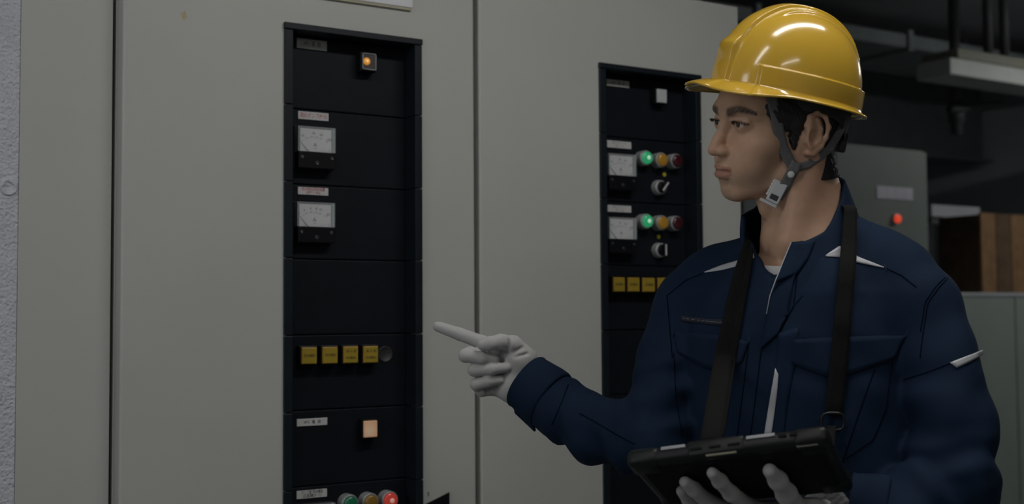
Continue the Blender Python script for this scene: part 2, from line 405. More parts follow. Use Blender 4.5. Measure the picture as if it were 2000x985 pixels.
def selector(root, cx, cz, y, ang, r=0.0150):
    t = empty('selector_switch', (0, 0, 0)); t.parent = root
    t['label'] = 'rotary selector switch with a steel ring and white pointer'
    mt = Matrix.Translation((cx, y, cz)) @ Matrix.Rotation(math.pi / 2, 4, 'X')
    bm = bmesh.new(); lathe(bm, [(r * 1.22, 0), (r * 1.22, 0.004), (r * 1.12, 0.005), (r * 1.15, 0.006), (r * 1.15, 0.014), (r * 1.02, 0.017), (r * 0.88, 0.017), (r * 0.88, 0.012), (0, 0.012)], 36, mt)
    from_bm('ring', bm, M_STEEL, t, True)
    bm = bmesh.new(); lathe(bm, [(r * 0.86, 0.010), (r * 0.86, 0.019), (r * 0.78, 0.020), (0, 0.020)], 28, mt)
    from_bm('knob', bm, M_BEZEL, t, True)
    rot = Matrix.Translation((cx, y, cz)) @ Matrix.Rotation(ang, 4, 'Y')
    bm = bmesh.new(); add_box(bm, -0.0042, 0.0042, -0.032, -0.019, -r * 0.92, r * 0.92, 0.0012, 2, rot)
    from_bm('grip', bm, M_BEZEL, t)
    bm = bmesh.new(); add_box(bm, -0.0022, 0.0022, -0.0335, -0.031, -r * 0.9, r * 0.9, 0.0006, 2, rot)
    from_bm('pointer', bm, mat('pointer_white', (0.55, 0.56, 0.56), 0.4), t)
    return t

def pbox(px0, py0, px1, py1, y):
    """panel rectangle from two photo corners on the plane y"""
    a = on_y(px0, py0, y); b = on_y(px1, py1, y)
    c = on_y(px0, py1, y); d = on_y(px1, py0, y)
    return (a[0] + c[0]) / 2, (b[0] + d[0]) / 2, (c[2] + b[2]) / 2, (a[2] + d[2]) / 2
def pcen(px, py, y):
    q = on_y(px, py, y); return q[0], q[2]

def cabinet(label, dx0, dx1, px0, n_mod):
    """px0 = left edge of the instrument frame"""
    root = empty('control_cabinet', ((dx0 + dx1) / 2, 0.3, 0))
    tag(root, label, 'control cabinet', 'control cabinets in a row')
    sub = Matrix.Translation((-(dx0 + dx1) / 2, -0.3, 0))
    px1 = px0 + 0.3035; zt, zb = 1.9485, SEPS[n_mod - 1] - 0.004
    H = empty('tmp', (0, 0, 0))
    plate_with_hole('door', dx0, dx1, 0.06, Z_TOP, px0 + 0.006, px1 - 0.006, zb + 0.006, zt - 0.006, 0.0, 0.034, M_CAB, H, 0.0045)
    bm = bmesh.new(); t_ = 0.002                              # carcass: sides, back, top, plinth
    cx0, cx1 = dx0 - 0.0035, dx1 + 0.0035
    add_box(bm, cx0, cx0 + 0.02, 0.036, 0.60, 0.0, Z_TOP + 0.01); add_box(bm, cx1 - 0.02, cx1, 0.036, 0.60, 0.0, Z_TOP + 0.01)
    add_box(bm, cx0 + 0.02, cx1 - 0.02, 0.58, 0.60, 0.0, Z_TOP + 0.01); add_box(bm, cx0 + 0.02, cx1 - 0.02, 0.036, 0.58, Z_TOP - 0.01, Z_TOP + 0.01)
    add_box(bm, cx0 + 0.02, cx1 - 0.02, 0.04, 0.58, 0.0, 0.055)
    from_bm('body', bm, M_CAB, H)
    # instrument frame
    fy = -0.006
    box('frame_cap', px0 - 0.001, px1 + 0.001, fy - 0.002, YP + 0.02, zt - 0.0125, zt, M_RAIL, H, 0.0012)
    tops = [zt - 0.013] + SEPS[:n_mod]
    for k in range(n_mod):
        a, b = tops[k] - 0.0008, tops[k + 1] + 0.0008
        if k: a = tops[k] - 0.0012
        box('frame_rail', px0, px0 + 0.0175, fy, YP + 0.02, b, a, M_RAIL, H, 0.0012)
        box('frame_rail', px1 - 0.0165, px1, fy, YP + 0.02, b, a, M_RAIL, H, 0.0012)
        box('module_plate', px0 + 0.0178, px1 - 0.0168, YP, YP + 0.012, tops[k + 1] + 0.001, tops[k] - 0.001, M_BLACK, H, 0.0018)
    box('back_sheet', px0 + 0.001, px1 - 0.001, YP + 0.022, YP + 0.026, zb, zt - 0.014, M_BEZEL, H)
    return root, H
def adopt(root, H):
    off = Vector(root.location)
    for o in [o for o in bpy.data.objects if o.parent == H]:
        o.parent = root; o.location = Vector(o.location) - off
    bpy.data.objects.remove(H)

D1L = on_y(236.5, 500)[0]; D1R = on_y(928, 500)[0]; D2L = on_y(937.5, 500)[0]; D2R = on_y(1445, 200)[0]
FR1 = on_y(553.5, 500)[0]; FR2 = on_y(1171.5, 400)[0]

# --- first cabinet
root1, H = cabinet('beige control cabinet next to the plaster wall, with two ammeters and a glowing square lamp', D1L, D1R, FR1, 8)
nameplate(H, *pbox(579, 77.5, 638, 97, YP), ['№1  電  源'], M_INK, M_PLATESHADE, widths=[0.55])
c = pcen(721.5, 120.5, YP - 0.026); square_lamp(H, c[0], c[1], YP, 'bulb', 0.0305, h=0.034)
nameplate(H, *pbox(581.5, 219.5, 641, 235, YP), ['消火ポンプ(P−5)'], M_INKRED, widths=[0.9], size=0.011)
x0, x1, zb, zt = pbox(583, 248, 655.5, 329.5, YP - 0.024)
ammeter(H, x0, x1, zt, zb, YP, 0.024, [('20', 119), ('40', 91), ('60', 73)], 0, '180')
nameplate(H, *pbox(581, 366.5, 640.5, 381.5, YP), ['消火用加圧給水装置', '(P−4)'], M_INKRED, widths=[0.76, 0.45], size=0.0078)
x0, x1, zb, zt = pbox(581.5, 395.5, 654.5, 474.5, YP - 0.024)
ammeter(H, x0, x1, zt, zb, YP, 0.024, [('2', 129), ('4', 114), ('6', 97), ('8', 83), ('10', 73)], 0, '30')
BT = ['消火水槽減水', '消火水槽満水', '消 火 栓', '消 火 栓']
for k, (pa, pb, pc, pd) in enumerate(((589.5, 679, 619, 711.5), (630.5, 678, 659.5, 710.5), (671.5, 677, 699.5, 709.5), (710.5, 676.5, 738.5, 709))):
    q = pbox(pa, pc and pb, pc, pd, YP - 0.026)
    lines = [(BT[k], 0, 0.0066)] if k < 2 else [(BT[k], 0.007, 0.0062), ('呼水槽減水', -0.0065, 0.0060)]
    square_lamp(H, (q[0] + q[1]) / 2, (q[2] + q[3]) / 2, YP, 'yellow', q[1] - q[0], 0.026, lines, q[3] - q[2])
c = pcen(752, 692, YP)
bm = bmesh.new(); mt = Matrix.Translation((c[0], YP, c[1])) @ Matrix.Rotation(math.pi / 2, 4, 'X')
lathe(bm, [(0.0165, 0), (0.0163, 0.0018), (0.0150, 0.0022), (0.0138, 0.0015), (0.0130, 0.0006), (0, 0.0006)], 36, mt)
tag(from_bm('blanking_plug', bm, mat('plug_dark', (0.035, 0.035, 0.037), 0.5), H, True), 'dark round blanking plug')
nameplate(H, *pbox(579, 817.5, 638.5, 832, YP), ['№3  電  源'], M_INK, widths=[0.55])
c = pcen(724.5, 838.5, YP - 0.026); square_lamp(H, c[0], c[1], YP, 'lit', 0.0300, h=0.0335)
nameplate(H, *pbox(578.5, 957, 638, 973, YP), ['ポンプ室 受水槽室', '送風機(F−1)'], M_INK, widths=[0.70, 0.60], size=0.0078)
for (px, py, colr, lit) in ((686, 985, 'green', 0.0), (726, 982, 'amber', 0.0), (764, 978, 'red', 0.55)):
    c = pcen(px, py, YP - 0.026); round_lamp(H, c[0], c[1], YP, colr, lit, 0.0152, 0.032)
x0, x1, zb, zt = pbox(583, 986, 655, 1066, YP - 0.024)
ammeter(H, x0, x1, zt, zb, YP, 0.024, [('2', 129), ('4', 114), ('6', 97), ('8', 83), ('10', 73)], 0, '30')
# marks on the door beside the frame
q = on_y(836, 966, 0); text('lettering', '3', 0.0115, M_INK, H, (q[0], -0.0006, q[2]))
pts = [on_y(876.5, 962, 0), on_y(876.5, 1040, 0), on_y(745 + 85, 1040, 0), on_y(829, 986, 0)]
bm = bmesh.new(); f_ = bm.faces.new([bm.verts.new((p[0], -0.0002, p[2])) for p in pts])
r = bmesh.ops.extrude_face_region(bm, geom=[f_]); bmesh.ops.translate(bm, verts=[v for v in r['geom'] if isinstance(v, bmesh.types.BMVert)], vec=(0, -0.003, 0))
tag(from_bm('pointer_plate', bm, M_BEZEL, H), 'black slant-topped plate beside the digit 3')
# name sign above the frame
a = on_y(640, -6, 0); b = on_y(803, 17, 0)
so = box('name_sign', b[0] - 0.42, b[0], -0.007, 0.0, b[2], b[2] + 0.075, mat('sign_white', (0.72, 0.73, 0.78), 0.35, var=0.02), H, 0.0008)
box('sign_foot', b[0] - 0.42, b[0] - 0.002, -0.0055, 0.0, b[2] - 0.0055, b[2], mat('sign_edge', (0.42, 0.40, 0.30), 0.6), so)
tag(so, 'white sign with large black characters')
text('lettering', '消火ポンプ制御盤', 0.047, M_INK, so, (b[0] - 0.196, -0.0074, b[2] + 0.0355), width=0.384)
# a small stain on the door
q = on_y(360, 30, 0)
bm = bmesh.new(); rr = random.Random(3)
vsn = [bm.verts.new((q[0] + 0.006 * math.cos(a) * (0.6 + 0.6 * rr.random()) , -0.0003, q[2] + 0.010 * math.sin(a) * (0.5 + 0.6 * rr.random()))) for a in [k * math.pi / 6 for k in range(12)]]
bm.faces.new(vsn); from_bm('stain', bm, mat('stain_tan', (0.50, 0.42, 0.26), 0.6, var=0.1, vscale=300), H)
adopt(root1, H)

# --- second cabinet
root2, H = cabinet('beige control cabinet with green, amber and dark red round lamps and two selector switches', D2L, D2R, FR2, 8)
nameplate(H, *pbox(1184, 157, 1228, 170, YP), ['№2  電  源'], M_INK, M_PLATESHADE, widths=[0.55])
c = pcen(1293.5, 187.5, YP - 0.026); square_lamp(H, c[0], c[1], YP, 'pale', 0.0290, h=0.0325)
for k, (n0, m0, gl, al, rl, dot, sel, ang) in enumerate((
        ((1185, 276, 1232, 290), (1190, 301, 1243, 371), (1266, 308), (1296, 312), (1325, 314), (1297.5, 341), (1291, 366), math.radians(40)),
        ((1186, 401.5, 1232, 415), (1191, 425, 1244, 495), (1267, 432), (1297, 435), (1325.5, 436), (1286.5, 462.5), (1291.5, 489), 0.0))):
    nameplate(H, *pbox(*n0, YP), ['給水ポンプ', '(P−%d)' % (k + 1)], mat('ink_grey', (0.3, 0.3, 0.32), 0.6), widths=[0.6, 0.35], rnd=0.0011, size=0.0075)
    x0, x1, zb, zt = pbox(*m0, YP - 0.024)
    ammeter(H, x0, x1, zt, zb, YP, 0.024, [('10', 119), ('20', 91), ('30', 73)], 0, '90')
    for (px, py), colr, lit in ((gl, 'green', 0.9), (al, 'amber', 0.22), (rl, 'dark red', 0.0)):
        c = pcen(px, py, YP - 0.028); round_lamp(H, c[0], c[1], YP, colr, lit, 0.0150, 0.032)
    c = pcen(*dot, YP); bm = bmesh.new(); lathe(bm, [(0.0052, 0), (0.005, 0.0006), (0, 0.0006)], 20, Matrix.Translation((c[0], YP, c[1])) @ Matrix.Rotation(math.pi / 2, 4, 'X'))
    tag(from_bm('yellow_dot', bm, mat('dot_yellow', (0.55, 0.48, 0.03), 0.5), H), 'small round yellow sticker')
    c = pcen(*sel, YP - 0.014); selector(H, c[0], c[1], YP, ang)
for k, (pa, pb, pc, pd) in enumerate(((1199, 542, 1220.5, 570), (1227, 542.5, 1249, 570), (1256, 543, 1279, 570.5), (1285.5, 543, 1308, 570.5))):
    q = pbox(pa, pb, pc, pd, YP - 0.026)
    square_lamp(H, (q[0] + q[1]) / 2, (q[2] + q[3]) / 2, YP, 'yellow', q[1] - q[0], 0.026, [('受水槽減水', 0, 0.0066)], q[3] - q[2])
adopt(root2, H)

# --- filler strip between wall and first cabinet
fx0 = xw + 0.0005; fx1 = on_y(216.5, 500, 0.034)[0]
fp = empty('filler_panel', ((fx0 + fx1) / 2, 0.035, 0)); tag(fp, 'narrow plain beige filler panel between the plaster wall and the first cabinet', 'panel')
box('face_sheet', fx0 - fp.location.x, fx1 - fp.location.x, 0.034 - 0.035, 0.036 - 0.035, 0.0, Z_TOP + 0.01, M_CAB, fp, 0.0008)
box('return_flange', fx1 - 0.003 - fp.location.x, fx1 - fp.location.x - 0.001, 0.036 - 0.035, 0.10 - 0.035, 0.0, Z_TOP + 0.01, M_GAPSHADE, fp)

# ------------------------------------------------------------------ background, beyond the cabinet row
def w_on_y(px, py, y): return on_y(px, py, y)
# far cabinet with a red lamp
YF = 1.75
a = on_y(1452, 500, YF); b = on_y(1816, 500, YF); t0 = on_y(1700, 283, YF)
M_FAR = mat('far_cabinet_paint', (0.21, 0.25, 0.235), 0.5, var=0.04, spec=0.3)
fc = empty('distribution_cabinet', ((a[0] + b[0]) / 2, YF + 0.25, 0)); tag(fc, 'grey-green distribution cabinet with one red lamp and a small white nameplate', 'cabinet')
ox, oy = fc.location.x, fc.location.y
box('body', a[0] - ox, b[0] - ox, YF + 0.025 - oy, YF + 0.5 - oy, 0.0, t0[2], M_FAR, fc, 0.004)
mid = on_y(1636, 500, YF)[0]
box('door', a[0] + 0.006 - ox, mid - 0.003 - ox, YF - oy, YF + 0.023 - oy, 0.1, t0[2] - 0.012, M_FAR, fc, 0.004)
box('door', mid + 0.003 - ox, b[0] - 0.006 - ox, YF - oy, YF + 0.023 - oy, 0.1, t0[2] - 0.012, M_FAR, fc, 0.004)
q0 = on_y(1711, 363, YF); q1 = on_y(1782, 392, YF)
box('nameplate', q0[0] - ox, q1[0] - ox, YF - 0.004 - oy, YF - oy, q1[2], q0[2], mat('far_plate', (0.62, 0.63, 0.72), 0.4, var=0.08, vscale=20), fc, 0.001)
q = on_y(1749, 428, YF); bm = bmesh.new()
mt = Matrix.Translation((q[0] - ox, YF - oy, q[2])) @ Matrix.Rotation(math.pi / 2, 4, 'X')
lathe(bm, [(0.026, 0), (0.026, 0.008), (0.022, 0.010), (0, 0.010)], 28, mt); from_bm('lamp_bezel', bm, M_STEEL, fc, True)
bm = bmesh.new(); lathe(bm, [(0.021, 0.009), (0.020, 0.018), (0.012, 0.026), (0, 0.028)], 28, mt)
tag(from_bm('red_lamp', bm, mat('far_red', (0.7, 0.05, 0.03), 0.3, emit=1.9, emit_col=(1.0, 0.085, 0.035)), fc, True), 'glowing red lamp')

# pale box shelf behind
YF2 = 2.6
a = on_y(1822, 500, YF2); b = on_y(1914, 500, YF2); t0 = on_y(1860, 402, YF2); m0 = on_y(1860, 432, YF2)
M_PALE = mat('pale_steel', (0.34, 0.37, 0.39), 0.5, var=0.05)
pb = empty('switch_box', ((a[0] + b[0]) / 2, YF2 + 0.2, 0)); tag(pb, 'pale grey steel switch box with a darker band under its lid', 'cabinet')
ox, oy = pb.location.x, pb.location.y
box('body', a[0] - ox, b[0] - ox, YF2 - oy, YF2 + 0.4 - oy, 0, m0[2] - 0.02, M_PALE, pb, 0.004)
box('band', a[0] + 0.004 - ox, b[0] - 0.004 - ox, YF2 + 0.01 - oy, YF2 + 0.39 - oy, m0[2] - 0.02, m0[2] + 0.02, M_PIPE, pb)
box('lid', a[0] - 0.005 - ox, b[0] + 0.005 - ox, YF2 - 0.006 - oy, YF2 + 0.4 - oy, m0[2] + 0.02, t0[2], M_PALE, pb, 0.004)
# brown crate on the steel cupboard
YF3 = 2.2
a = on_y(1862, 500, YF3); b = on_y(2090, 500, YF3); t0 = on_y(1930, 572, YF3)
cup = empty('steel_cupboard', ((a[0] + b[0]) / 2, YF3 + 0.22, 0)); tag(cup, 'low grey-green steel cupboard with a brown crate on top', 'cupboard')
ox, oy = cup.location.x, cup.location.y
box('body', a[0] - ox, b[0] - ox, YF3 + 0.02 - oy, YF3 + 0.38 - oy, 0, t0[2] - 0.02, M_FAR, cup, 0.003)
box('top', a[0] - 0.01 - ox, b[0] + 0.01 - ox, YF3 - oy, YF3 + 0.385 - oy, t0[2] - 0.02, t0[2], M_PALE, cup, 0.003)
wd = (b[0] - a[0]) / 2
for k in range(2):
    box('door', a[0] + 0.005 + k * wd - ox, a[0] + (k + 1) * wd - 0.005 - ox, YF3 + 0.003 - oy, YF3 + 0.019 - oy, 0.05, t0[2] - 0.025, M_FAR, cup, 0.002)
zt_ = t0[2]
a = on_y(1917, 500, YF3 + 0.06); b = on_y(2060, 500, YF3 + 0.06); t1 = on_y(1955, 418, YF3 + 0.06)
cr = empty('wooden_crate', ((a[0] + b[0]) / 2, YF3 + 0.2, zt_)); tag(cr, 'brown slatted wooden crate standing on the steel cupboard', 'crate')
hw, hh = (b[0] - a[0]) / 2, t1[2] - zt_
M_WOOD = mat('crate_wood', (0.17, 0.095, 0.04), 0.7, var=0.25, vscale=14)
M_WOODD = mat('crate_wood_dark', (0.075, 0.045, 0.022), 0.75, var=0.25, vscale=14)
npk = 5
for k in range(npk):
    x_ = -hw + 2 * hw * k / npk
    box('slat', x_ + 0.003, x_ + 2 * hw / npk - 0.003, -0.14, -0.122, 0.002, hh, M_WOODD if k % 2 else M_WOOD, cr, 0.002)
box('inner_box', -hw, hw, -0.121, 0.15, 0.0, hh - 0.01, M_WOODD, cr)

# pale cable duct end hanging from the ceiling, with its hangers
YD = 1.9
a = on_y(1856, 128, YD)
M_DUCTP = mat('duct_pale', (0.44, 0.48, 0.46), 0.6, var=0.06); M_DUCTS = mat('duct_side', (0.20, 0.21, 0.17), 0.7)
du = empty('cable_duct', (a[0], YD, ZC)); tag(du, 'pale square-ended cable duct hung on two dark rods', 'cable duct')
hz = ZC
box('duct_body', 0.0, 3.0, 0.0, 0.22, a[2] - 0.045 - hz, a[2] + 0.045 - hz, M_DUCTP, du, 0.006)
box('duct_lid', 0.06, 3.0, -0.004, 0.23, a[2] + 0.046 - hz, a[2] + 0.10 - hz, M_DUCTS, du, 0.004)
for pxx in (1929, 1961):
    g = on_y(pxx, 60, YD + 0.10)
    bm = bmesh.new(); tube_mesh(bm, [(g[0] - a[0], 0.10, a[2] + 0.10 - hz), (g[0] - a[0], 0.10, 0.0)], 0.026, 12); from_bm('hanger_rod', bm, M_PIPE, du, True)
# vertical drop pipe with a valve handle
YV = 2.3
a = on_y(1866, 160, YV); b = on_y(1866, 262, YV)
vp_ = empty('drop_pipe', (a[0], YV, ZC)); tag(vp_, 'dark vertical drop pipe with a lever valve under the cable duct', 'pipe')
bm = bmesh.new(); tube_mesh(bm, [(0, 0, 0), (0, 0, b[2] - ZC)], 0.032, 16); from_bm('pipe', bm, M_PIPE, vp_, True)
h0 = on_y(1845, 216, YV); h1 = on_y(1945, 203, YV)
bm = bmesh.new(); tube_mesh(bm, [(h0[0] - a[0], -0.04, h0[2] - ZC), (h1[0] - a[0], -0.04, h1[2] - ZC)], [0.03, 0.014], 12); from_bm('lever', bm, M_PIPE, vp_, True)
bm = bmesh.new(); tube_mesh(bm, [(0, 0, h0[2] - ZC + 0.06), (0, 0, h0[2] - ZC - 0.06)], 0.045, 14); from_bm('valve', bm, M_PIPE, vp_, True)
# ventilation duct and beam along the ceiling
YB1 = 2.9
a = on_y(1660, 75, YB1); c0 = on_y(1660, 45, YB1)
vd = empty('ventilation_duct', (4.0, YB1 + 0.25, ZC)); tag(vd, 'large dark ventilation duct running under the ceiling', 'duct')
box('duct_body', -4.6, 3.6, -0.25, 0.30, a[2] - ZC, -0.12, M_DUCT, vd, 0.01)
for k in range(6):
    box('flange', -3.9 + k * 1.3, -3.86 + k * 1.3, -0.275, 0.325, a[2] - ZC - 0.025, -0.10, M_DUCT, vd)
for k in range(3):
    bm = bmesh.new(); tube_mesh(bm, [(-3.0 + k * 2.6, 0, -0.121), (-3.0 + k * 2.6, 0, 0)], 0.012, 8); from_bm('hanger_rod', bm, M_PIPE, vd)
bm_ = empty('ceiling_beam', (4.0, 4.3, ZC)); tag(bm_, 'deep dark steel ceiling beam far behind the duct', 'beam')
box('web', -4.6, 3.9, -0.01, 0.01, -0.62, -0.02, mat('beam_grey', (0.12, 0.13, 0.14), 0.7, var=0.1), bm_); box('flange', -4.6, 3.9, -0.12, 0.12, -0.64, -0.62, mat('beam_grey', (0.12, 0.13, 0.14), 0.7, var=0.1), bm_); box('flange', -4.6, 3.9, -0.12, 0.12, -0.02, 0.0, mat('beam_grey', (0.12, 0.13, 0.14), 0.7, var=0.1), bm_)

# ceiling light fittings
def fitting(x, y, rz, label, power, L=1.25, z=2.72, col=(1.0, 0.97, 0.93), glow=22.0):
    t = empty('ceiling_light', (x, y, ZC), rz); tag(t, label, 'ceiling light', 'fluorescent ceiling lights')
    zz = z - ZC
    box('housing', -L / 2, L / 2, -0.07, 0.07, zz + 0.03, zz + 0.075, mat('fitting_white', (0.7, 0.7, 0.7), 0.5), t, 0.004)
    for s in (-1, 1):
        bm = bmesh.new(); tube_mesh(bm, [(-L / 2 + 0.03, s * 0.04, zz + 0.008), (L / 2 - 0.03, s * 0.04, zz + 0.008)], 0.014, 14)
        from_bm('tube', bm, mat('tube_glow_%d' % glow, (0.9, 0.9, 0.9), 0.4, emit=glow, emit_col=col), t, True)
        bm = bmesh.new(); tube_mesh(bm, [(s * L * 0.35, 0, zz + 0.075), (s * L * 0.35, 0, 0)], 0.006, 8); from_bm('hanger_rod', bm, M_PIPE, t)
    l = area('lamp_glow', (0, 0, zz - 0.012), (0, 0, -5), L, 0.14, power, col); l.rotation_euler = (0, 0, 0); l.parent = t
    return t
fitting(0.55, -1.30, 0.0, 'twin-tube ceiling light hung above the technician', 34)
fitting(-0.70, -3.50, 0.0, 'twin-tube ceiling light hung out in the room, away from the cabinets', 28)
fitting(-1.15, -1.5, 0.0, 'twin-tube ceiling light hung close to the plaster wall', 15)
fitting(5.6, 0.6, 0.0, 'added unseen twin-tube light brightening the back of the room', 36, z=2.95, glow=130.0)  # added out of view to lift the dark background


# ------------------------------------------------------------------ implicit-surface modeller (numpy surface nets)
class Field:
    def __init__(s, lo, hi, h):
        s.h = h; s.lo = np.array(lo, float); n = np.ceil((np.array(hi, float) - s.lo) / h).astype(int) + 1
        s.ax = [(s.lo[i] + h * np.arange(n[i])).astype(np.float32) for i in range(3)]
        s.D = np.full(n, 0.1 if h < 0.5 else 100.0, np.float32)
    def sl(s, lo, hi):
        r = []
        for i in range(3):
            a = int(max(0, math.floor((lo[i] - s.lo[i]) / s.h))); b = int(min(len(s.ax[i]), math.ceil((hi[i] - s.lo[i]) / s.h) + 1))
            r.append(slice(a, max(a, b)))
        return tuple(r)
    def grid(s, sl):
        return s.ax[0][sl[0]][:, None, None], s.ax[1][sl[1]][None, :, None], s.ax[2][sl[2]][None, None, :]
    def put(s, fn, lo, hi, k, mode):
        m = k + 4 * s.h
        sl = s.sl([v - m for v in lo], [v + m for v in hi])
        if any(q.stop <= q.start for q in sl): return
        d = fn(*s.grid(sl)); a = s.D[sl]
        if mode == 'sub': d = -d
        if mode == 'add':
            h = np.maximum(k - np.abs(a - d), 0) / k if k > 0 else 0
            s.D[sl] = np.minimum(a, d) - h * h * k * 0.25
        else:
            h = np.maximum(k - np.abs(a - d), 0) / k if k > 0 else 0
            s.D[sl] = np.maximum(a, d) + h * h * k * 0.25
    def cone(s, a, b, r1, r2, k=0.0, mode='add'):
        a = np.array(a, float); b = np.array(b, float); ba = b - a; L = max(1e-12, ba @ ba); R = max(r1, r2)
        def fn(X, Y, Z):
            x, y, z = X - a[0], Y - a[1], Z - a[2]
            t = np.clip((x * ba[0] + y * ba[1] + z * ba[2]) / L, 0, 1)
            return np.sqrt((x - t * ba[0]) ** 2 + (y - t * ba[1]) ** 2 + (z - t * ba[2]) ** 2) - (r1 + t * (r2 - r1))
        s.put(fn, np.minimum(a, b) - R, np.maximum(a, b) + R, k, mode)
    def chain(s, pts, rs, k=0.0, mode='add'):
        for p, q, r, t in zip(pts, pts[1:], rs, rs[1:]): s.cone(p, q, r, t, k, mode)
    def ell(s, c, r, k=0.0, mode='add', rot=None):
        c = np.array(c, float); r = np.array(r, float); R = float(r.max()) if rot is not None else r
        def fn(X, Y, Z):
            x, y, z = X - c[0], Y - c[1], Z - c[2]
            if rot is not None:
                x, y, z = (rot[0][0] * x + rot[1][0] * y + rot[2][0] * z, rot[0][1] * x + rot[1][1] * y + rot[2][1] * z, rot[0][2] * x + rot[1][2] * y + rot[2][2] * z)
            k0 = np.sqrt((x / r[0]) ** 2 + (y / r[1]) ** 2 + (z / r[2]) ** 2); k1 = np.sqrt((x / r[0] ** 2) ** 2 + (y / r[1] ** 2) ** 2 + (z / r[2] ** 2) ** 2)
            return k0 * (k0 - 1) / np.maximum(k1, 1e-9)
        s.put(fn, c - R, c + R, k, mode)
    def mesh(s):
        D = s.D; S = D < 0
        n = np.array(D.shape)
        cnt = np.zeros(n - 1, np.int8)
        for i in (0, 1):
            for j in (0, 1):
                for l in (0, 1): cnt += S[i:n[0] - 1 + i, j:n[1] - 1 + j, l:n[2] - 1 + l]
        act = np.argwhere((cnt > 0) & (cnt < 8)); I, J, K = act.T
        vid = np.full(n - 1, -1, np.int32); vid[I, J, K] = np.arange(len(act))
        acc = np.zeros((len(act), 3)); num = np.zeros(len(act))
        for ax in range(3):
            o1, o2 = [q for q in range(3) if q != ax]
            for b in (0, 1):
                for c in (0, 1):
                    off = np.zeros(3, int); off[o1] = b; off[o2] = c; off2 = off.copy(); off2[ax] = 1
                    d0 = D[I + off[0], J + off[1], K + off[2]]; d1 = D[I + off2[0], J + off2[1], K + off2[2]]
                    m = (d0 < 0) != (d1 < 0)
                    t = np.where(m, d0 / np.where(m, d0 - d1, 1), 0)
                    pos = np.tile(off.astype(float), (len(act), 1)); pos[:, ax] = t
                    acc += pos * m[:, None]; num += m
        V = s.lo + (act + acc / num[:, None]) * s.h
        quads = []
        for ax in range(3):
            o1, o2 = (ax + 1) % 3, (ax + 2) % 3
            a = [slice(None)] * 3; b = [slice(None)] * 3; a[ax] = slice(0, -1); b[ax] = slice(1, None)
            ch = np.argwhere(S[tuple(a)] != S[tuple(b)])
            ok = (ch[:, o1] > 0) & (ch[:, o2] > 0) & (ch[:, o1] < n[o1] - 1) & (ch[:, o2] < n[o2] - 1); ch = ch[ok]
            e1 = np.zeros(3, int); e1[o1] = 1; e2 = np.zeros(3, int); e2[o2] = 1
            q = np.stack([vid[tuple((ch - e1 - e2).T)], vid[tuple((ch - e2).T)], vid[tuple(ch.T)], vid[tuple((ch - e1).T)]], 1)
            ins = S[tuple(ch.T)]
            q[~ins] = q[~ins][:, ::-1]
            quads.append(q)
        return V, np.concatenate(quads)
def quad_mesh(name, V, Q, m, parent, smooth=True, colors=None, relax=0):
    if relax:
        E = np.concatenate([Q[:, [0, 1]], Q[:, [1, 2]], Q[:, [2, 3]], Q[:, [3, 0]]])
        for _ in range(relax):
            acc = np.zeros_like(V); num = np.zeros(len(V))
            np.add.at(acc, E[:, 0], V[E[:, 1]]); np.add.at(num, E[:, 0], 1)
            np.add.at(acc, E[:, 1], V[E[:, 0]]); np.add.at(num, E[:, 1], 1)
            V = V * 0.5 + 0.5 * acc / np.maximum(num, 1)[:, None]
    me = bpy.data.meshes.new(name)
    me.vertices.add(len(V)); me.vertices.foreach_set('co', V.astype(np.float32).ravel())
    me.loops.add(Q.size); me.loops.foreach_set('vertex_index', Q.astype(np.int32).ravel())
    me.polygons.add(len(Q)); me.polygons.foreach_set('loop_start', np.arange(0, Q.size, 4, dtype=np.int32))
    me.update(calc_edges=True); me.validate()
    if colors is not None:
        at = me.color_attributes.new('Col', 'FLOAT_COLOR', 'POINT')
        at.data.foreach_set('color', np.concatenate([colors, np.ones((len(V), 1))], 1).astype(np.float32).ravel())
    return link(name, me, m, parent, smooth), V

# ------------------------------------------------------------------ the technician
BASE = np.array([0.43, 1.88, 0.0])                       # feet, in the level camera frame
person = empty('person', to_w(BASE), -YAW)
tag(person, 'technician in navy work jacket and white gloves, pointing with one hand and holding a tablet', 'person')
def L(px, py, z): return C(px, py, z) - BASE             # photo point at a depth -> person frame
CAML = np.array([0, 0, CAM_H]) - BASE                    # camera in the person frame
def rayL(px, py):
    r = ray(px, py); return np.array([r @ R0, r @ F0, r[2]])

# head frame (millimetres): x to his left, y forward, z up, origin between the ear canals
TH = math.radians(21); HROLL = math.radians(12.0); HPITCH = math.radians(-6.0)
hf = np.array([-math.cos(TH), -math.sin(TH), 0]); hl = np.array([math.sin(TH), -math.cos(TH), 0]); hu = np.array([0, 0, 1.0])
hl, hu = hl * math.cos(HROLL) - hu * math.sin(HROLL), hu * math.cos(HROLL) + hl * math.sin(HROLL)   # near side dips
hf, hu = hf * math.cos(HPITCH) + hu * math.sin(HPITCH), hu * math.cos(HPITCH) - hf * math.sin(HPITCH)
HM = np.stack([hl, hf, hu], 1)                           # columns
HO = np.array([0.4065, 1.8567, 1.6417]) - BASE
def h2l(v): return HO + (np.asarray(v) / 1000.0) @ HM.T
def l2h(p): return (np.asarray(p) - HO) @ HM * 1000.0

NECKB = L(1562, 500, 1.865)                              # base of the neck
nb = l2h(NECKB)

M_SKIN = mat('skin', (0.5, 0.3, 0.2), 0.46, attr='Col', var=0.05, vscale=60, bump=0.10, bscale=900, spec=0.4, sub=0.18)
hd = Field((-102, -172, -225), (112, 130, 140), 1.6)
def both(fn):
    for sg in (-1, 1): fn(sg)
# cranium and forehead
hd.ell((0, -8, 42), (73, 94, 88)); hd.ell((0, 36, 48), (62, 60, 56), 12)
hd.ell((0, 40, -8), (61, 54, 62), 14)                    # mid face
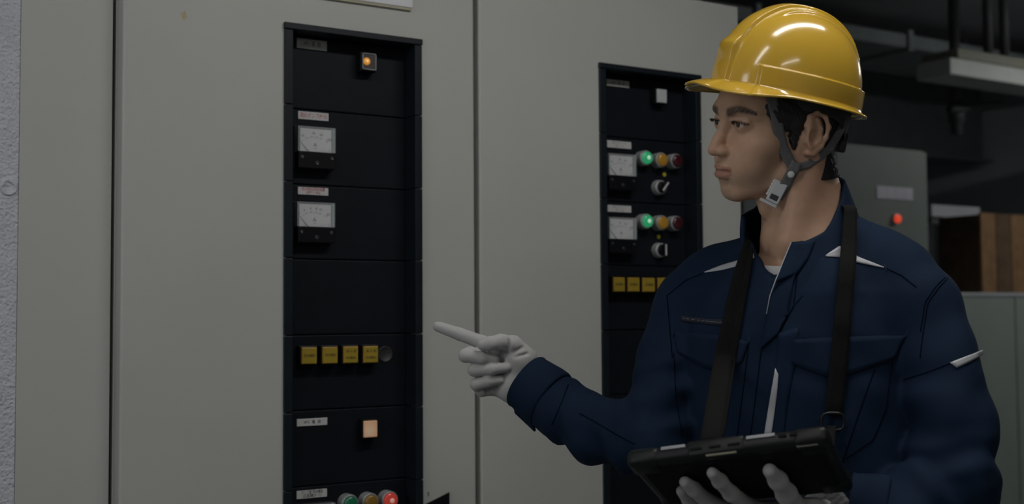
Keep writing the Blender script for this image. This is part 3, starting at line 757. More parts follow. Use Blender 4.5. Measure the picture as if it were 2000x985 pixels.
# jaw
both(lambda s: hd.cone((s * 13, 75, -80), (s * 46, 18, -56), 14, 13, 14))
both(lambda s: hd.cone((s * 46, 18, -56), (s * 60, 0, 0), 13, 14, 16))
hd.ell((0, 75.5, -80), (19, 15.5, 15), 10)
hd.ell((0, 44, -54), (46, 46, 36), 18)
both(lambda s: hd.ell((s * 45, 58, -8), (20, 24, 18), 18))   # cheekbones
both(lambda s: hd.ell((s * 29, 66, -34), (24, 22, 26), 20))  # cheeks
hd.ell((0, 76, -46), (29, 24, 28), 16)                   # muzzle
# brow and sockets
both(lambda s: hd.chain([(s * 8, 89, 38), (s * 28, 85, 42), (s * 46, 68, 38)], [7, 8, 8], 12))
both(lambda s: hd.ell((s * 31, 97, 21), (18, 13, 11), 12, 'sub'))
both(lambda s: hd.ell((s * 18, 102, 14), (8, 9, 15), 10, 'sub'))
# nose
hd.chain([(0, 88, 34), (0, 94, 19), (0, 104, -1), (0, 112, -15)], [6.5, 6.5, 7.2, 8.6], 9)
both(lambda s: hd.ell((s * 10.5, 101, -18.5), (7.8, 11, 7.5), 7))
hd.ell((0, 111, -18), (8, 8, 6), 6)
both(lambda s: hd.ell((s * 6.0, 105, -27), (3.0, 5.0, 2.8), 2.0, 'sub'))
# lids over the eyeballs, then the eye slit
EYE = (31.0, 77.5, 22.0)
both(lambda s: hd.ell((s * EYE[0], EYE[1], EYE[2]), (16.0, 14.6, 14.4), 5))
both(lambda s: hd.cone((s * 17, 90, 27.0), (s * 45, 81, 27.5), 2.4, 2.8, 5))      # upper lid fold
both(lambda s: hd.ell((s * 31.5, 96, 21.6), (14.5, 15, 3.9), 1.2, 'sub', [[math.cos(s * -0.30), math.sin(s * -0.30), 0], [-math.sin(s * -0.30), math.cos(s * -0.30), 0], [0, 0, 1]]))
# mouth
hd.ell((0, 96.5, -55), (15, 7, 6.0), 6)                  # lower lip body
both(lambda s: hd.chain([(0, 100.5, -43), (s * 9, 99, -42.5), (s * 29, 82, -47.5)], [4.8, 4.8, 2.4], 5))
both(lambda s: hd.chain([(0, 100.0, -54.5), (s * 10, 98, -54.0), (s * 28, 82, -48.5)], [5.2, 4.9, 2.4], 5))
both(lambda s: hd.chain([(0, 107, -48.6), (s * 12, 102, -48.4), (s * 32, 82, -47.5)], [2.5, 2.2, 1.2], 1.5, 'sub'))
hd.ell((0, 97, -66), (13, 6, 4.5), 8, 'sub')             # crease above the chin
hd.cone((0, 106, -27), (0, 104, -39), 2.0, 2.4, 4, 'sub')   # philtrum
# neck: straight down to the collar, with the muscle cord
hd.cone((0, -20, -20), tuple(nb + np.array([4, -20, 10])), 54, 61, 22)
hd.cone((0, -48, -55), tuple(nb + np.array([10, -56, -5])), 34, 40, 25)
hd.cone(tuple(nb), tuple(nb + np.array([0, 4, -45])), 60, 82, 20)
hd.cone((54, -24, -30), (nb[0] + 26, nb[1] + 38, -150), 12, 10, 26); hd.cone((-54, -24, -30), (nb[0] - 20, nb[1] + 36, -150), 12, 9, 26)
hd.ell((nb[0] * 0.5 + 3, nb[1] + 50, -104), (8, 8, 14), 22)   # larynx
# ears
def ear(s):
    X = lambda o: s * (71 + o)
    er = [[math.cos(s * 0.40), math.sin(s * 0.40), 0], [-math.sin(s * 0.40), math.cos(s * 0.40), 0], [0, 0, 1]]
    hd.ell((X(6), -13, 6), (6.5, 20, 31), 5, rot=er)
    hd.ell((X(1), -8, 0), (8, 12, 20), 6)
    hd.ell((X(17.5), -6, 1), (9, 8.5, 12), 5, 'sub'); hd.ell((X(18.5), -12, 22), (6, 8, 9), 5, 'sub')
    hd.chain([(X(5), 1, 6), (X(8), 4, 19), (X(9), -1, 32), (X(11), -13, 36.5), (X(14), -25, 30), (X(15), -30, 15), (X(13), -27, 0), (X(9.5), -20, -13), (X(6.5), -10, -21), (X(3), -3, -22)],
             [2.6, 2.8, 3.0, 3.1, 3.2, 3.3, 3.3, 4.2, 6.0, 4.5], 3.5)
    hd.chain([(X(10), -14, 25), (X(11.5), -19, 12), (X(11), -18, -4), (X(8), -10, -13)], [2.4, 2.8, 2.8, 2.6], 3.5)   # antihelix
    hd.ell((X(6), 2, -2), (4.5, 4.5, 6.5), 3)            # tragus
both(ear)
V, Q = hd.mesh()
x, y, z = V.T
col = np.tile(np.array([0.60, 0.38, 0.26]), (len(V), 1))
def blend(mask, c):
    global col
    mask = np.clip(mask, 0, 1)[:, None]; col = col * (1 - mask) + np.array(c) * mask
def g(cx, cy, cz, sx, sy, sz): return np.exp(-(((x - cx) / sx) ** 2 + ((y - cy) / sy) ** 2 + ((z - cz) / sz) ** 2))
ax_ = np.abs(x)
blend(0.35 * g(0, 110, -16, 16, 16, 12), (0.56, 0.27, 0.18)); blend(0.30 * np.exp(-((ax_ - 76) / 14) ** 2 - ((y + 12) / 24) ** 2), (0.55, 0.25, 0.17))
blend(0.25 * np.exp(-((ax_ - 46) / 18) ** 2 - ((y - 68) / 20) ** 2 - ((z + 8) / 20) ** 2), (0.56, 0.29, 0.19))
# lips
upper = (z > -48.6) & (z < -39.4 - 0.012 * ax_ ** 1.7) & (ax_ < 24) & (y > 85); lower = (z <= -48.6) & (z > -60.0 + 0.017 * ax_ ** 1.9) & (ax_ < 23.5) & (y > 85)
blend(0.75 * (upper | lower), (0.42, 0.175, 0.13))
blend(0.9 * ((np.abs(z + 48.8 - 0.03 * ax_) < 1.9) & (ax_ < 31) & (y > 70) & (y < 102.5 - ax_ * 0.5)), (0.10, 0.03, 0.025))
# beard shadow, lashes, brows
blend(0.22 * np.exp(-((z + 62) / 24) ** 2) * (y > 20) * (z < -24), (0.33, 0.24, 0.19))
bz = 38.0 + 6.5 * np.clip((ax_ - 10) / 26, 0, 1) - 6.0 * np.clip((ax_ - 38) / 16, 0, 1) ** 1.3
bw = 5.4 - 3.0 * np.clip((ax_ - 26) / 28, 0, 1)
hairn = 0.85 + 0.18 * np.sin(x * 1.9 + z * 1.2) * np.sin(z * 2.1 - x * 0.7)
blend(np.clip(1.7 - np.abs(z - bz) / bw, 0, 1) * (ax_ > 9) * (ax_ < 55) * (y > 55) * hairn * np.clip((ax_ - 9) / 6, 0, 1), (0.035, 0.024, 0.02))
lid = np.sqrt(((ax_ - EYE[0]) / 15.5) ** 2 + ((z - 21.5) / 6.0) ** 2)
blend(0.85 * (np.abs(lid - 0.96) < 0.17) * (z > 21.5) * (y > 80) * (y < 97), (0.05, 0.03, 0.025))
blend(0.30 * (np.abs(lid - 0.98) < 0.16) * (z <= 21.5) * (y > 80) * (y < 97), (0.25, 0.12, 0.09))
body, _ = quad_mesh('body', h2l(V), Q[:, ::-1], M_SKIN, person, True, col, relax=1)

# eyes: he looks where his face points, a touch further left
def eyeball(s):
    n, rows = 24, 14
    ctr = np.array([s * EYE[0], EYE[1], EYE[2]]); v = []; f = []; cl = []
    gz = unit([-0.10, 1, 0.02]); gx = unit(np.cross(gz, [0, 0, 1])); gu = np.cross(gx, gz)
    angs = [0, 8, 13, 17, 20, 23, 26, 28, 31, 45, 60, 80, 110, 140, 180]
    for i, a in enumerate(angs):
        a_ = math.radians(a); rr = 12.6 + (0.7 * math.cos(a_ / math.radians(30) * math.pi / 2) if a < 30 else 0)
        for k in range(n):
            p = 2 * math.pi * k / n
            v.append(ctr + rr * (gz * math.cos(a_) + (gx * math.cos(p) + gu * math.sin(p)) * math.sin(a_)))
            cl.append((0.005, 0.005, 0.005) if a < 10 else (0.035, 0.018, 0.010) if a < 26 else (0.02, 0.012, 0.01) if a < 29 else (0.55, 0.50, 0.47))
    for i in range(len(angs) - 1):
        for k in range(n):
            k2 = (k + 1) % n; f.append((i * n + k, i * n + k2, (i + 1) * n + k2, (i + 1) * n + k))
    o, _ = quad_mesh('eye', h2l(np.array(v)), np.array(f), mat('eye', (0.5, 0.5, 0.5), 0.08, attr='Col', coat=0.5), body, True, np.array(cl))
    # lashes: a fine curved fringe along the upper lid
    bm = bmesh.new()
    for k in range(17):
        u = -1 + 2 * k / 16
        px_ = s * (EYE[0] + u * 13.0); zz = EYE[2] + 4.0 * (1 - u * u) ** 0.7 - 0.4; yy = EYE[1] + math.sqrt(max(0, 14.4 ** 2 - (u * 12.0) ** 2 - (zz - EYE[2]) ** 2))
        p0 = np.array([px_, yy, zz]); out = unit([s * u * 0.6 + s * 0.25, 1, 0.12 + 0.25 * (1 - abs(u))])
        tube_mesh(bm, [h2l(p0), h2l(p0 + out * 4 + np.array([0, 0, -0.6])), h2l(p0 + out * 7.0 + np.array([0, 0, 0.9]))], [0.00045, 0.0004, 0.0001], 4)
    tag(from_bm('eyelashes', bm, mat('lash', (0.01, 0.008, 0.008), 0.6), body), kind='stuff')
both(eyeball)

# ------------------------------------------------------------------ hair under the helmet
hr = Field((-92, -140, -110), (92, 100, 60), 1.8)
hr.ell((0, -8, 42), (78.5, 99.5, 92)); hr.ell((0, 30, 46), (67.5, 60, 56), 12)
ne_ = np.array([0, -20, -20]) * 0.5 + (nb + np.array([4, -20, 10])) * 0.5
hr.cone((0, -22, -18), tuple(ne_ + np.array([0, -2, 0])), 58.5, 60.5, 20)
both(lambda s: hr.cone((s * 67, 14, 20), (s * 66, 16, -14), 9, 3.5, 6))            # sideburns
X, Y, Z = hr.grid((slice(None),) * 3)
wob = 1.8 * np.sin(X * 0.55 + Z * 0.23) + 1.5 * np.sin(Z * 0.5 + Y * 0.31) + 1.1 * np.sin(Y * 1.1 + X * 0.9)
# keep: behind the hairline at the temple, above the ear, down the nape
front = Y - (58 - 0.66 * np.maximum(0, 38 - Z)) + wob                            # >0 cut away
nape = np.minimum(Y + 20 + 0.42 * (Z + 12), 200)                              # >0 in front of the nape line
burn = np.maximum(np.maximum(Y - 23 + wob * 0.6, 7 - Y), -20 - Z)
keep = np.minimum(np.maximum(front, -(Z - 12 + wob * 0.4)), np.maximum(nape, -(Z + 64)))
keep = np.minimum(keep, burn)
hr.D = np.maximum(hr.D, np.clip(keep, -50, 50))
lock = 0.9 * np.sin(X * 1.3 + Z * 0.35 + 2 * np.sin(Z * 0.11)) + 0.7 * np.sin(Y * 1.25 - Z * 0.5 + np.sin(X * 0.2) * 2)
hr.D = hr.D + lock * 0.75
V, Q = hr.mesh()
M_HAIR = mat('hair_black', (0.012, 0.011, 0.012), 0.42, spec=0.5, bump=0.6, bscale=700)
quad_mesh('hair', h2l(V), Q[:, ::-1], M_HAIR, body, True)

# ------------------------------------------------------------------ hard hat (head frame, millimetres)
M_HAT = mat('hat_yellow', (0.60, 0.375, 0.042), 0.18, spec=0.5, coat=0.5, var=0.015, vscale=20)
hat = empty('hard_hat', to_w(h2l((0, 0, 55)) + BASE), -YAW)
tag(hat, 'glossy yellow hard hat with ridged crown, worn on the technician', 'hard hat')
hat_off = h2l((0, 0, 55))
HT = math.radians(14.5)                                   # worn tipped back relative to the head
hc = np.array([0, -11.0, 58.0])                            # centre of the rim plane
def hat2l(v):
    v = np.asarray(v, float).copy(); y_, z_ = v[..., 1].copy(), v[..., 2].copy()
    v[..., 1] = y_ * math.cos(HT) - z_ * math.sin(HT); v[..., 2] = y_ * math.sin(HT) + z_ * math.cos(HT)
    return h2l(v + hc) - hat_off
A_F, A_B, B_W, H_T = 118.0, 117.0, 97.0, 128.0            # front / back / side half-lengths, crown height
def smooth(a, b, t):
    t = np.clip((t - a) / (b - a), 0, 1); return t * t * (3 - 2 * t)
def crown(phi, el):
    """phi: azimuth from the front (rad, + to his left); el 0 at rim .. pi/2 at the top"""
    cy, sx = np.cos(phi), np.sin(phi)
    a = np.where(cy > 0, A_F, A_B)
    ce = np.cos(el) ** 0.86; se = np.sin(el) ** 0.94
    x_, y_, z_ = B_W * sx * ce, a * cy * ce, H_T * se
    # normal-ish direction for the ridges
    n_ = np.stack([x_ / B_W ** 2, y_ / a ** 2, z_ / H_T ** 2], -1); n_ /= np.linalg.norm(n_, axis=-1, keepdims=True) + 1e-9
    d_ = np.zeros_like(x_)
    # central fore-aft ridge with a lower flanking step on the crown
    top = smooth(22, 55, z_)
    d_ += top * 5.5 * (1 - smooth(17, 20.5, np.abs(x_)))
    d_ += top * 3.0 * (1 - smooth(33, 36, np.abs(x_))) * smooth(-108, -80, y_) * smooth(72, 30, y_)
    # front keel below it, down to the visor
    fr = smooth(60, 85, y_) * smooth(70, 50, z_)
    d_ += fr * 5.5 * (1 - smooth(19, 23, np.abs(x_)))
    # raised belt round the sides and back
    belt = smooth(30, 27, z_) * (1 - smooth(88, 92, y_))
    d_ += belt * 4.5
    return np.stack([x_, y_, z_], -1) + n_ * d_[..., None]
NP, NE = 360, 130
phi = np.linspace(-math.pi, math.pi, NP, endpoint=False); el = np.concatenate([np.linspace(0, 0.42, 60), np.linspace(0.42, math.pi / 2 - 0.002, NE - 60 + 1)[1:]])
PH, EL = np.meshgrid(phi, el, indexing='ij')
G = crown(PH, EL)                                         # (NP, NE, 3)
# rim and brim rows outside the crown (from the rim outwards, then folded under)
base = G[:, 0]
out = np.stack([np.sin(phi) / B_W, np.cos(phi) / np.where(np.cos(phi) > 0, A_F, A_B), np.zeros(NP)], 1); out /= np.linalg.norm(out, axis=1, keepdims=True)
cy = np.cos(phi)
visor = smooth(0.30, 0.95, cy)                            # 1 at the front
droop = np.exp(-((np.abs(phi) - 0.62) / 0.40) ** 2)       # the visor dips beside the temples
width = 9.0 + 27.0 * visor
drop = 3.5 + 11.0 * visor + 3.5 * droop
rows = []
for t in (0.12, 0.3, 0.5, 0.7, 0.86, 0.95, 1.0):
    p = base + out * (width * t)[:, None]; p[:, 2] -= drop * (t ** 1.4) + 3.0 * (1 - visor) * t + 4.5 * np.sin(t * math.pi) * (1 - visor)
    p[:, 2] += 4.0 * visor * np.exp(-((phi / 0.22) ** 2)) * t                      # raised centre of the visor
    rows.append(p)
lip = rows[-1].copy(); lip[:, 2] -= 3.2; lip += out * 0.8; rows.append(lip)
lip2 = lip - out * 3.0; lip2[:, 2] -= 0.4; rows.append(lip2)
for t in (0.85, 0.5, 0.15):
    p = base + out * (width * t)[:, None]; p[:, 2] -= drop * (t ** 1.4) + 3.0 * (1 - visor) * t + 3.2; rows.append(p)
inner = [crown(PH[:, :1], np.full((NP, 1), e_))[:, 0] * np.array([0.965, 0.965, 0.965]) - np.array([0, 0, 1.5]) for e_ in np.linspace(0.0, math.pi / 2 - 0.02, 24)]
seq = [G[:, k] for k in range(NE - 1, -1, -1)] + rows + inner
Vh = np.concatenate(seq); nr = len(seq); Fh = []
for r_ in range(nr - 1):
    i0 = r_ * NP + np.arange(NP); i1 = r_ * NP + (np.arange(NP) + 1) % NP
    Fh.append(np.stack([i0, i1, i1 + NP, i0 + NP], 1))
shell, _ = quad_mesh('shell', hat2l(Vh), np.concatenate(Fh), M_HAT, hat, True)
# headband of the suspension, seen under the rim at the back, with its ratchet
M_BAND = mat('band_dark', (0.03, 0.031, 0.034), 0.5, var=0.05)
def sheet(name, pts_rows, m, parent, thick=0.0015, smooth_=True):
    """rows x cols points -> thin solid sheet"""
    Pn = np.array(pts_rows); R_, C_, _ = Pn.shape
    du = np.gradient(Pn, axis=0); dv = np.gradient(Pn, axis=1); N = np.cross(du, dv); N /= np.linalg.norm(N, axis=2, keepdims=True) + 1e-12
    A_ = (Pn + N * thick / 2).reshape(-1, 3); B_ = (Pn - N * thick / 2).reshape(-1, 3); n_ = R_ * C_
    f = []
    idx = lambda r, c: r * C_ + c
    for r in range(R_ - 1):
        for c in range(C_ - 1):
            f.append((idx(r, c), idx(r + 1, c), idx(r + 1, c + 1), idx(r, c + 1))); f.append((n_ + idx(r, c), n_ + idx(r, c + 1), n_ + idx(r + 1, c + 1), n_ + idx(r + 1, c)))
    for c in range(C_ - 1):
        f.append((idx(0, c), idx(0, c + 1), n_ + idx(0, c + 1), n_ + idx(0, c))); f.append((idx(R_ - 1, c + 1), idx(R_ - 1, c), n_ + idx(R_ - 1, c), n_ + idx(R_ - 1, c + 1)))
    for r in range(R_ - 1):
        f.append((idx(r + 1, 0), idx(r, 0), n_ + idx(r, 0), n_ + idx(r + 1, 0))); f.append((idx(r, C_ - 1), idx(r + 1, C_ - 1), n_ + idx(r + 1, C_ - 1), n_ + idx(r, C_ - 1)))
    o, _ = quad_mesh(name, np.concatenate([A_, B_]), np.array(f), m, parent, smooth_)
    return o
rowsb = []
for t in np.linspace(0, 1, 8):
    row = []
    for a in np.linspace(-math.pi, math.pi, 97):
        row.append(np.array([(81 - 2 * t) * math.sin(a), -10 + (99 - 2 * t) * math.cos(a) , 4 - 26 * t - 26 * t * smooth(-0.3, -1.0, math.cos(a))]))
    rowsb.append(hat2l(np.array(row)))
sheet('headband', rowsb, M_BAND, hat, 0.002)
bm = bmesh.new(); add_box(bm, -26, 26, -10, 10, -15, 15, 4.0, 3)
me_pts = [v for v in bm.verts]
for v in me_pts:
    p = np.array(v.co); v.co = Vector(hat2l(np.array([p[0] , -112 + p[1] * 0.7 + (p[0] / 26) ** 2 * 8, -50 + p[2]])))
from_bm('ratchet', bm, M_BAND, hat, True)
# chin strap: front web, rear web, joint, press stud, buckle
M_WEB = mat('web_grey', (0.145, 0.145, 0.15), 0.75, var=0.08, vscale=300, bump=0.5, bscale=900)
M_BUCK = mat('buckle_grey', (0.55, 0.57, 0.59), 0.4)
hbvh = BVHTree.FromPolygons([Vector(v.co) for v in body.data.vertices], [tuple(p.vertices) for p in body.data.polygons])
def skin_pt(px, py, off, fallback_z=1.80):
    o_ = Vector(CAML); d_ = Vector(rayL(px, py)).normalized()
    h_ = hbvh.ray_cast(o_, d_)
    if h_[0] is None: return L(px, py, fallback_z)
    return np.array(h_[0]) + np.array(h_[1]) * off
def web(name, path, width_px, m, parent, zfix=None, off=0.003, thick=0.0016, n=40, base_off=None):
    """ribbon whose centre line is given in photo pixels with optional depths"""
    path = [tuple(p) for p in path]; pts = []; dist = [0]
    for a, b in zip(path, path[1:]): dist.append(dist[-1] + math.hypot(b[0] - a[0], b[1] - a[1]))
    tt = np.linspace(0, dist[-1], n); cx_ = np.interp(tt, dist, [p[0] for p in path]); cy_ = np.interp(tt, dist, [p[1] for p in path])
    wd = np.interp(tt, dist, [p[2] if len(p) > 2 and p[2] else width_px for p in path])
    dx, dy = np.gradient(cx_), np.gradient(cy_); ln = np.hypot(dx, dy); nx, ny = -dy / ln, dx / ln
    zz = None
    rows_ = []
    zmid = []
    for i in range(n): 
        q = skin_pt(cx_[i], cy_[i], off); zmid.append(q)
    zmid = np.array(zmid)
    if zfix is not None:
        dd = np.interp(tt, dist, zfix)
    else:
        dd = np.array([(to_w(q + BASE) - CAM) @ FWD for q in zmid])
        k_ = np.ones(5) / 5; dd = np.convolve(np.pad(dd, 2, mode='edge'), k_, 'valid')
    for s in np.linspace(-0.5, 0.5, 5):
        rows_.append([L(cx_[i] + nx[i] * wd[i] * s, cy_[i] + ny[i] * wd[i] * s, dd[i]) - (base_off if base_off is not None else 0) for i in range(n)])
    return sheet(name, rows_, m, parent, thick)
strap = empty('chin_strap', (0, 0, 0)); strap.parent = hat; strap['label'] = 'grey webbing chin strap with a light grey buckle'
hz_ = lambda px, py: float((to_w(skin_pt(px, py, 0.004) + BASE) - CAM) @ FWD)
web('front_web', [(1504, 178), (1513, 215), (1521, 255), (1530, 290), (1543, 316), (1551, 326)], 21, M_WEB, strap, [1.775, hz_(1513, 215), hz_(1521, 255), hz_(1530, 290), hz_(1543, 316), hz_(1551, 326)], base_off=hat_off)
ze = hz_(1551, 326)
web('rear_web', [(1650, 232), (1640, 258), (1622, 288), (1600, 308), (1578, 322), (1551, 328)], 15, M_WEB, strap, [1.83, 1.835, 1.81, ze + 0.012, ze + 0.004, ze], base_off=hat_off)
web('lower_web', [(1557, 318), (1549, 334), (1540, 350), (1530, 368), (1518, 386)], 22, M_WEB, strap, [ze - 0.004, ze - 0.003, hz_(1536, 352), hz_(1530, 366), hz_(1522, 378)], base_off=hat_off)
def on_face(px, py, z): return L(px, py, z) - hat_off
sp = on_face(1545, 341, ze - 0.006); dirv = unit(CAML - (sp + hat_off))
rotm = Vector(dirv).to_track_quat('Z', 'Y').to_matrix().to_4x4()
bm = bmesh.new(); lathe(bm, [(0.0052, 0), (0.0052, 0.001), (0.0042, 0.0018), (0, 0.0021)], 24, Matrix.Translation(Vector(sp)) @ rotm); from_bm('press_stud', bm, mat('stud_white', (0.6, 0.62, 0.6), 0.35), strap, True)
zb_ = hz_(1519, 374) - 0.006
bc = on_face(1518, 374, zb_); e1 = unit(L(1528, 352, zb_) - L(1504, 398, zb_)); e3 = unit(dirv - e1 * (dirv @ e1)); e2 = np.cross(e3, e1)
BM4 = Matrix(((e2[0], e1[0], e3[0], bc[0]), (e2[1], e1[1], e3[1], bc[1]), (e2[2], e1[2], e3[2], bc[2]), (0, 0, 0, 1)))
bm = bmesh.new(); add_box(bm, -0.0098, 0.0098, -0.0185, 0.015, -0.002, 0.004, 0.0015, 2, BM4); bk = from_bm('buckle', bm, M_BUCK, strap)
bm = bmesh.new(); add_box(bm, -0.0060, 0.0060, -0.0145, -0.0065, 0.0035, 0.0046, 0.0003, 1, BM4); from_bm('buckle_window', bm, M_BAND, strap)
bm = bmesh.new(); add_box(bm, 0.0095, 0.0125, -0.012, 0.016, -0.001, 0.0036, 0.0008, 1, BM4)
for k in range(5): add_box(bm, 0.0120, 0.0132, -0.011 + k * 0.0052, -0.0080 + k * 0.0052, -0.0005, 0.0034, 0.0003, 1, BM4)
tag(from_bm('buckle_tab', bm, mat('buckle_light', (0.68, 0.69, 0.70), 0.4), strap), kind='stuff')
bm = bmesh.new(); add_box(bm, -0.0095, 0.0175, -0.0240, -0.0190, -0.001, 0.0025, 0.001, 2, BM4); from_bm('buckle_bar', bm, M_BUCK, strap)

# ------------------------------------------------------------------ jacket
PHI = math.radians(25)
EL_ = np.array([math.cos(PHI), -math.sin(PHI), 0]); EF_ = np.array([-math.sin(PHI), -math.cos(PHI), 0])
TC = np.array([0.002, -0.015, 0])
def cv(r, u, f):                                          # camera-frame direction -> person frame
    w_ = RIGHT * r + UPC * u + FWD * f; return np.array([w_ @ R0, w_ @ F0, w_[2]])
# tablet frame first: its back plane carries the hand
T_E = unit(cv(1, 0.193, -0.378)); T_D = unit(cv(0.5, -0.63, 1.0)); T_D = unit(T_D - T_E * (T_D @ T_E))
T_N = np.cross(T_E, T_D); T_N = T_N if T_N @ (CAML - L(1400, 900, 1.55)) > 0 else -T_N    # out of the back face, towards the camera
T_TL = L(1213, 876, 1.56)
TAB_L, TAB_D, TAB_T = 0.252, 0.178, 0.0225
T_P0 = T_TL - T_N * 0.0                                   # a point on the back plane (moved below)
BKP = L(1225, 912, 1.56)                                  # left end of the lower rim edge lies on the back plane
def on_back(px, py, off=0.0):
    r_ = rayL(px, py); t_ = ((BKP - CAML) @ T_N) / (r_ @ T_N)
    return CAML + r_ * t_ + T_N * off
LWP = on_back(1640, 990, -0.01)

jk = Field((-0.47, -0.46, 0.74), (0.34, 0.24, 1.58), 0.0042)
zs_ = [0.70, 0.80, 1.00, 1.15, 1.26, 1.34, 1.40, 1.45, 1.49, 1.53]
wa = [0.185, 0.185, 0.182, 0.180, 0.176, 0.166, 0.150, 0.105, 0.060, 0.03]
wb = [0.140, 0.140, 0.140, 0.142, 0.138, 0.128, 0.112, 0.092, 0.060, 0.03]
def torso(X, Y, Z):
    z1 = jk.ax[2]; a = np.interp(Z.ravel(), zs_, wa)[None, None, :].astype(np.float32); b = np.interp(Z.ravel(), zs_, wb)[None, None, :].astype(np.float32)
    x, y = X - TC[0], Y - TC[1]
    u = x * EL_[0] + y * EL_[1]; v = x * EF_[0] + y * EF_[1]
    q = (np.abs(u / a) ** 2.4 + np.abs(v / b) ** 2.4) ** (1 / 2.4)
    return (q - 1) * np.minimum(a, b) * 0.9
jk.put(torso, (-0.27, -0.25, 0.7), (0.27, 0.2, 1.53), 0, 'add')
RS, LS = L(1350, 602, 1.95), L(1790, 602, 1.785)
# yoke to the shoulders
jk.chain([NECKB + np.array([-0.050, 0.030, -0.045]), L(1405, 560, 1.93), RS], [0.045, 0.052, 0.060], 0.035)
jk.chain([NECKB + np.array([0.060, 0.010, -0.030]), L(1728, 545, 1.82), LS], [0.045, 0.054, 0.062], 0.035)
jk.cone(L(1645, 478, 1.855), L(1745, 532, 1.82), 0.050, 0.050, 0.03); jk.cone(L(1482, 518, 1.89), L(1400, 552, 1.93), 0.044, 0.050, 0.03)
def sleeve(pts, rs, k, waves):
    """cone chain whose radius carries stacked sleeve folds; waves: (arc from, to, amplitude, wavelength, twist)"""
    pts = [np.array(p) for p in pts]; s0 = 0.0
    for i, (a, b) in enumerate(zip(pts, pts[1:])):
        ba = b - a; ln = np.linalg.norm(ba); t_ = ba / ln; n1 = unit(np.cross(t_, [0.2, 0.9, 0.3])); n2 = np.cross(t_, n1)
        def fn(X, Y, Z, a=a, ba=ba, ln=ln, n1=n1, n2=n2, r1=rs[i], r2=rs[i + 1], s0=s0):
            x, y, z = X - a[0], Y - a[1], Z - a[2]
            t = np.clip((x * ba[0] + y * ba[1] + z * ba[2]) / ln ** 2, 0, 1)
            px, py, pz = x - t * ba[0], y - t * ba[1], z - t * ba[2]
            d = np.sqrt(px ** 2 + py ** 2 + pz ** 2); th = np.arctan2(px * n2[0] + py * n2[1] + pz * n2[2], px * n1[0] + py * n1[1] + pz * n1[2])
            sa = s0 + t * ln; w = 0
            for (f0, f1, am, wl, tw, ph) in waves:
                m_ = smooth(f0 - 0.03, f0 + 0.03, sa) * smooth(f1 + 0.03, f1 - 0.03, sa)
                q = np.sin(2 * math.pi * sa / wl + tw * np.sin(th + ph) + 1.3 * np.sin(2 * th + ph))
                w = w + am * m_ * (q * (0.6 + 0.4 * np.sin(th * 1 + ph * 2)) )
            return d - (r1 + t * (r2 - r1)) - w
        R = max(rs[i], rs[i + 1]) + 0.01
        jk.put(fn, np.minimum(a, b) - R, np.maximum(a, b) + R, k, 'add'); s0 += ln
# pointing arm
ra = [RS, L(1312, 700, 1.905), L(1292, 800, 1.86), L(1280, 868, 1.835), L(1165, 836, 1.875), L(1098, 800, 1.92), L(1020, 742, 1.960)]
RDIR = unit(ra[-1] - ra[-2]); ra[-1] = ra[-1] - RDIR * 0.050      # the round end stays inside the cuff
sleeve(ra, [0.060, 0.051, 0.051, 0.052, 0.047, 0.0475, 0.0445], 0.012, [(0.12, 0.40, 0.0095, 0.058, 2.1, 0.6), (0.40, 0.47, 0.003, 0.040, 1.0, 1.9)])
# tablet arm
la = [LS, L(1830, 700, 1.745), L(1860, 830, 1.705), L(1862, 955, 1.68), L(1760, 1012, 1.655), LWP + np.array([0.03, 0.01, -0.016])]
LDIR = unit(la[-1] - la[-2]); LEND = la[-1]; la[-1] = la[-1] - LDIR * 0.042
sleeve(la, [0.061, 0.055, 0.057, 0.058, 0.054, 0.048], 0.012, [(0.12, 0.50, 0.0075, 0.095, 2.2, 2.2), (0.20, 0.42, 0.0040, 0.05, 1.4, 0.3)])
# soft cloth undulation
X, Y, Z = jk.grid((slice(None),) * 3)
wv = np.sin(46 * X + 18 * Z + 2.2 * np.sin(21 * Z + 11 * Y)) * np.sin(31 * Z + 17 * Y + 1.7 * np.sin(17 * X))
wv2 = np.sin(75 * X - 52 * Z + 2.5 * np.sin(26 * Y)) 
amp = 0.0016 + 0.0030 * 0.0
jk.D += (amp * (wv + 0.45 * wv2)).astype(np.float32)
del wv, wv2, amp
# openings: neck, cuffs, hem
jk.cone(NECKB + np.array([0, 0, 0.03]), NECKB + np.array([0, 0, 0.14]), 0.078, 0.090, 0.004, 'sub'); jk.cone(NECKB + np.array([0, 0, -0.02]), NECKB + np.array([0, 0, 0.03]), 0.064, 0.070, 0.004, 'sub')
for d_ in (1.69, 1.715, 1.74, 1.765, 1.785, 1.805, 1.825, 1.85): jk.chain([L(1516, 450, d_), L(1512, 475, d_), L(1513, 512, d_), L(1513, 548, d_)], [0.034, 0.030, 0.0175, 0.004], 0.003, 'sub')
RCUT = L(1031, 748, 1.954)
LCUT = LEND + LDIR * 0.012
jk.D = np.maximum(jk.D, (0.78 - Z).astype(np.float32))
M_NAVY = mat('navy_twill', (0.0085, 0.0190, 0.0420), 0.80, var=0.12, vscale=14, bump=0.22, bscale=1300, spec=0.10)
M_NAVYIN = mat('navy_lining', (0.010, 0.014, 0.026), 0.85)
M_SEAM = mat('seam_dark', (0.0022, 0.005, 0.013), 0.95, spec=0.05)
M_THREAD = mat('seam_thread', (0.020, 0.034, 0.066), 0.8, spec=0.1)
V, Q = jk.mesh()
jacket, JV = quad_mesh('jacket', V, Q, M_NAVY, person, True, relax=2)
tag(jacket, 'navy zip work jacket')
jbvh = BVHTree.FromPolygons([Vector(v) for v in JV], [tuple(int(i) for i in q) for q in Q])

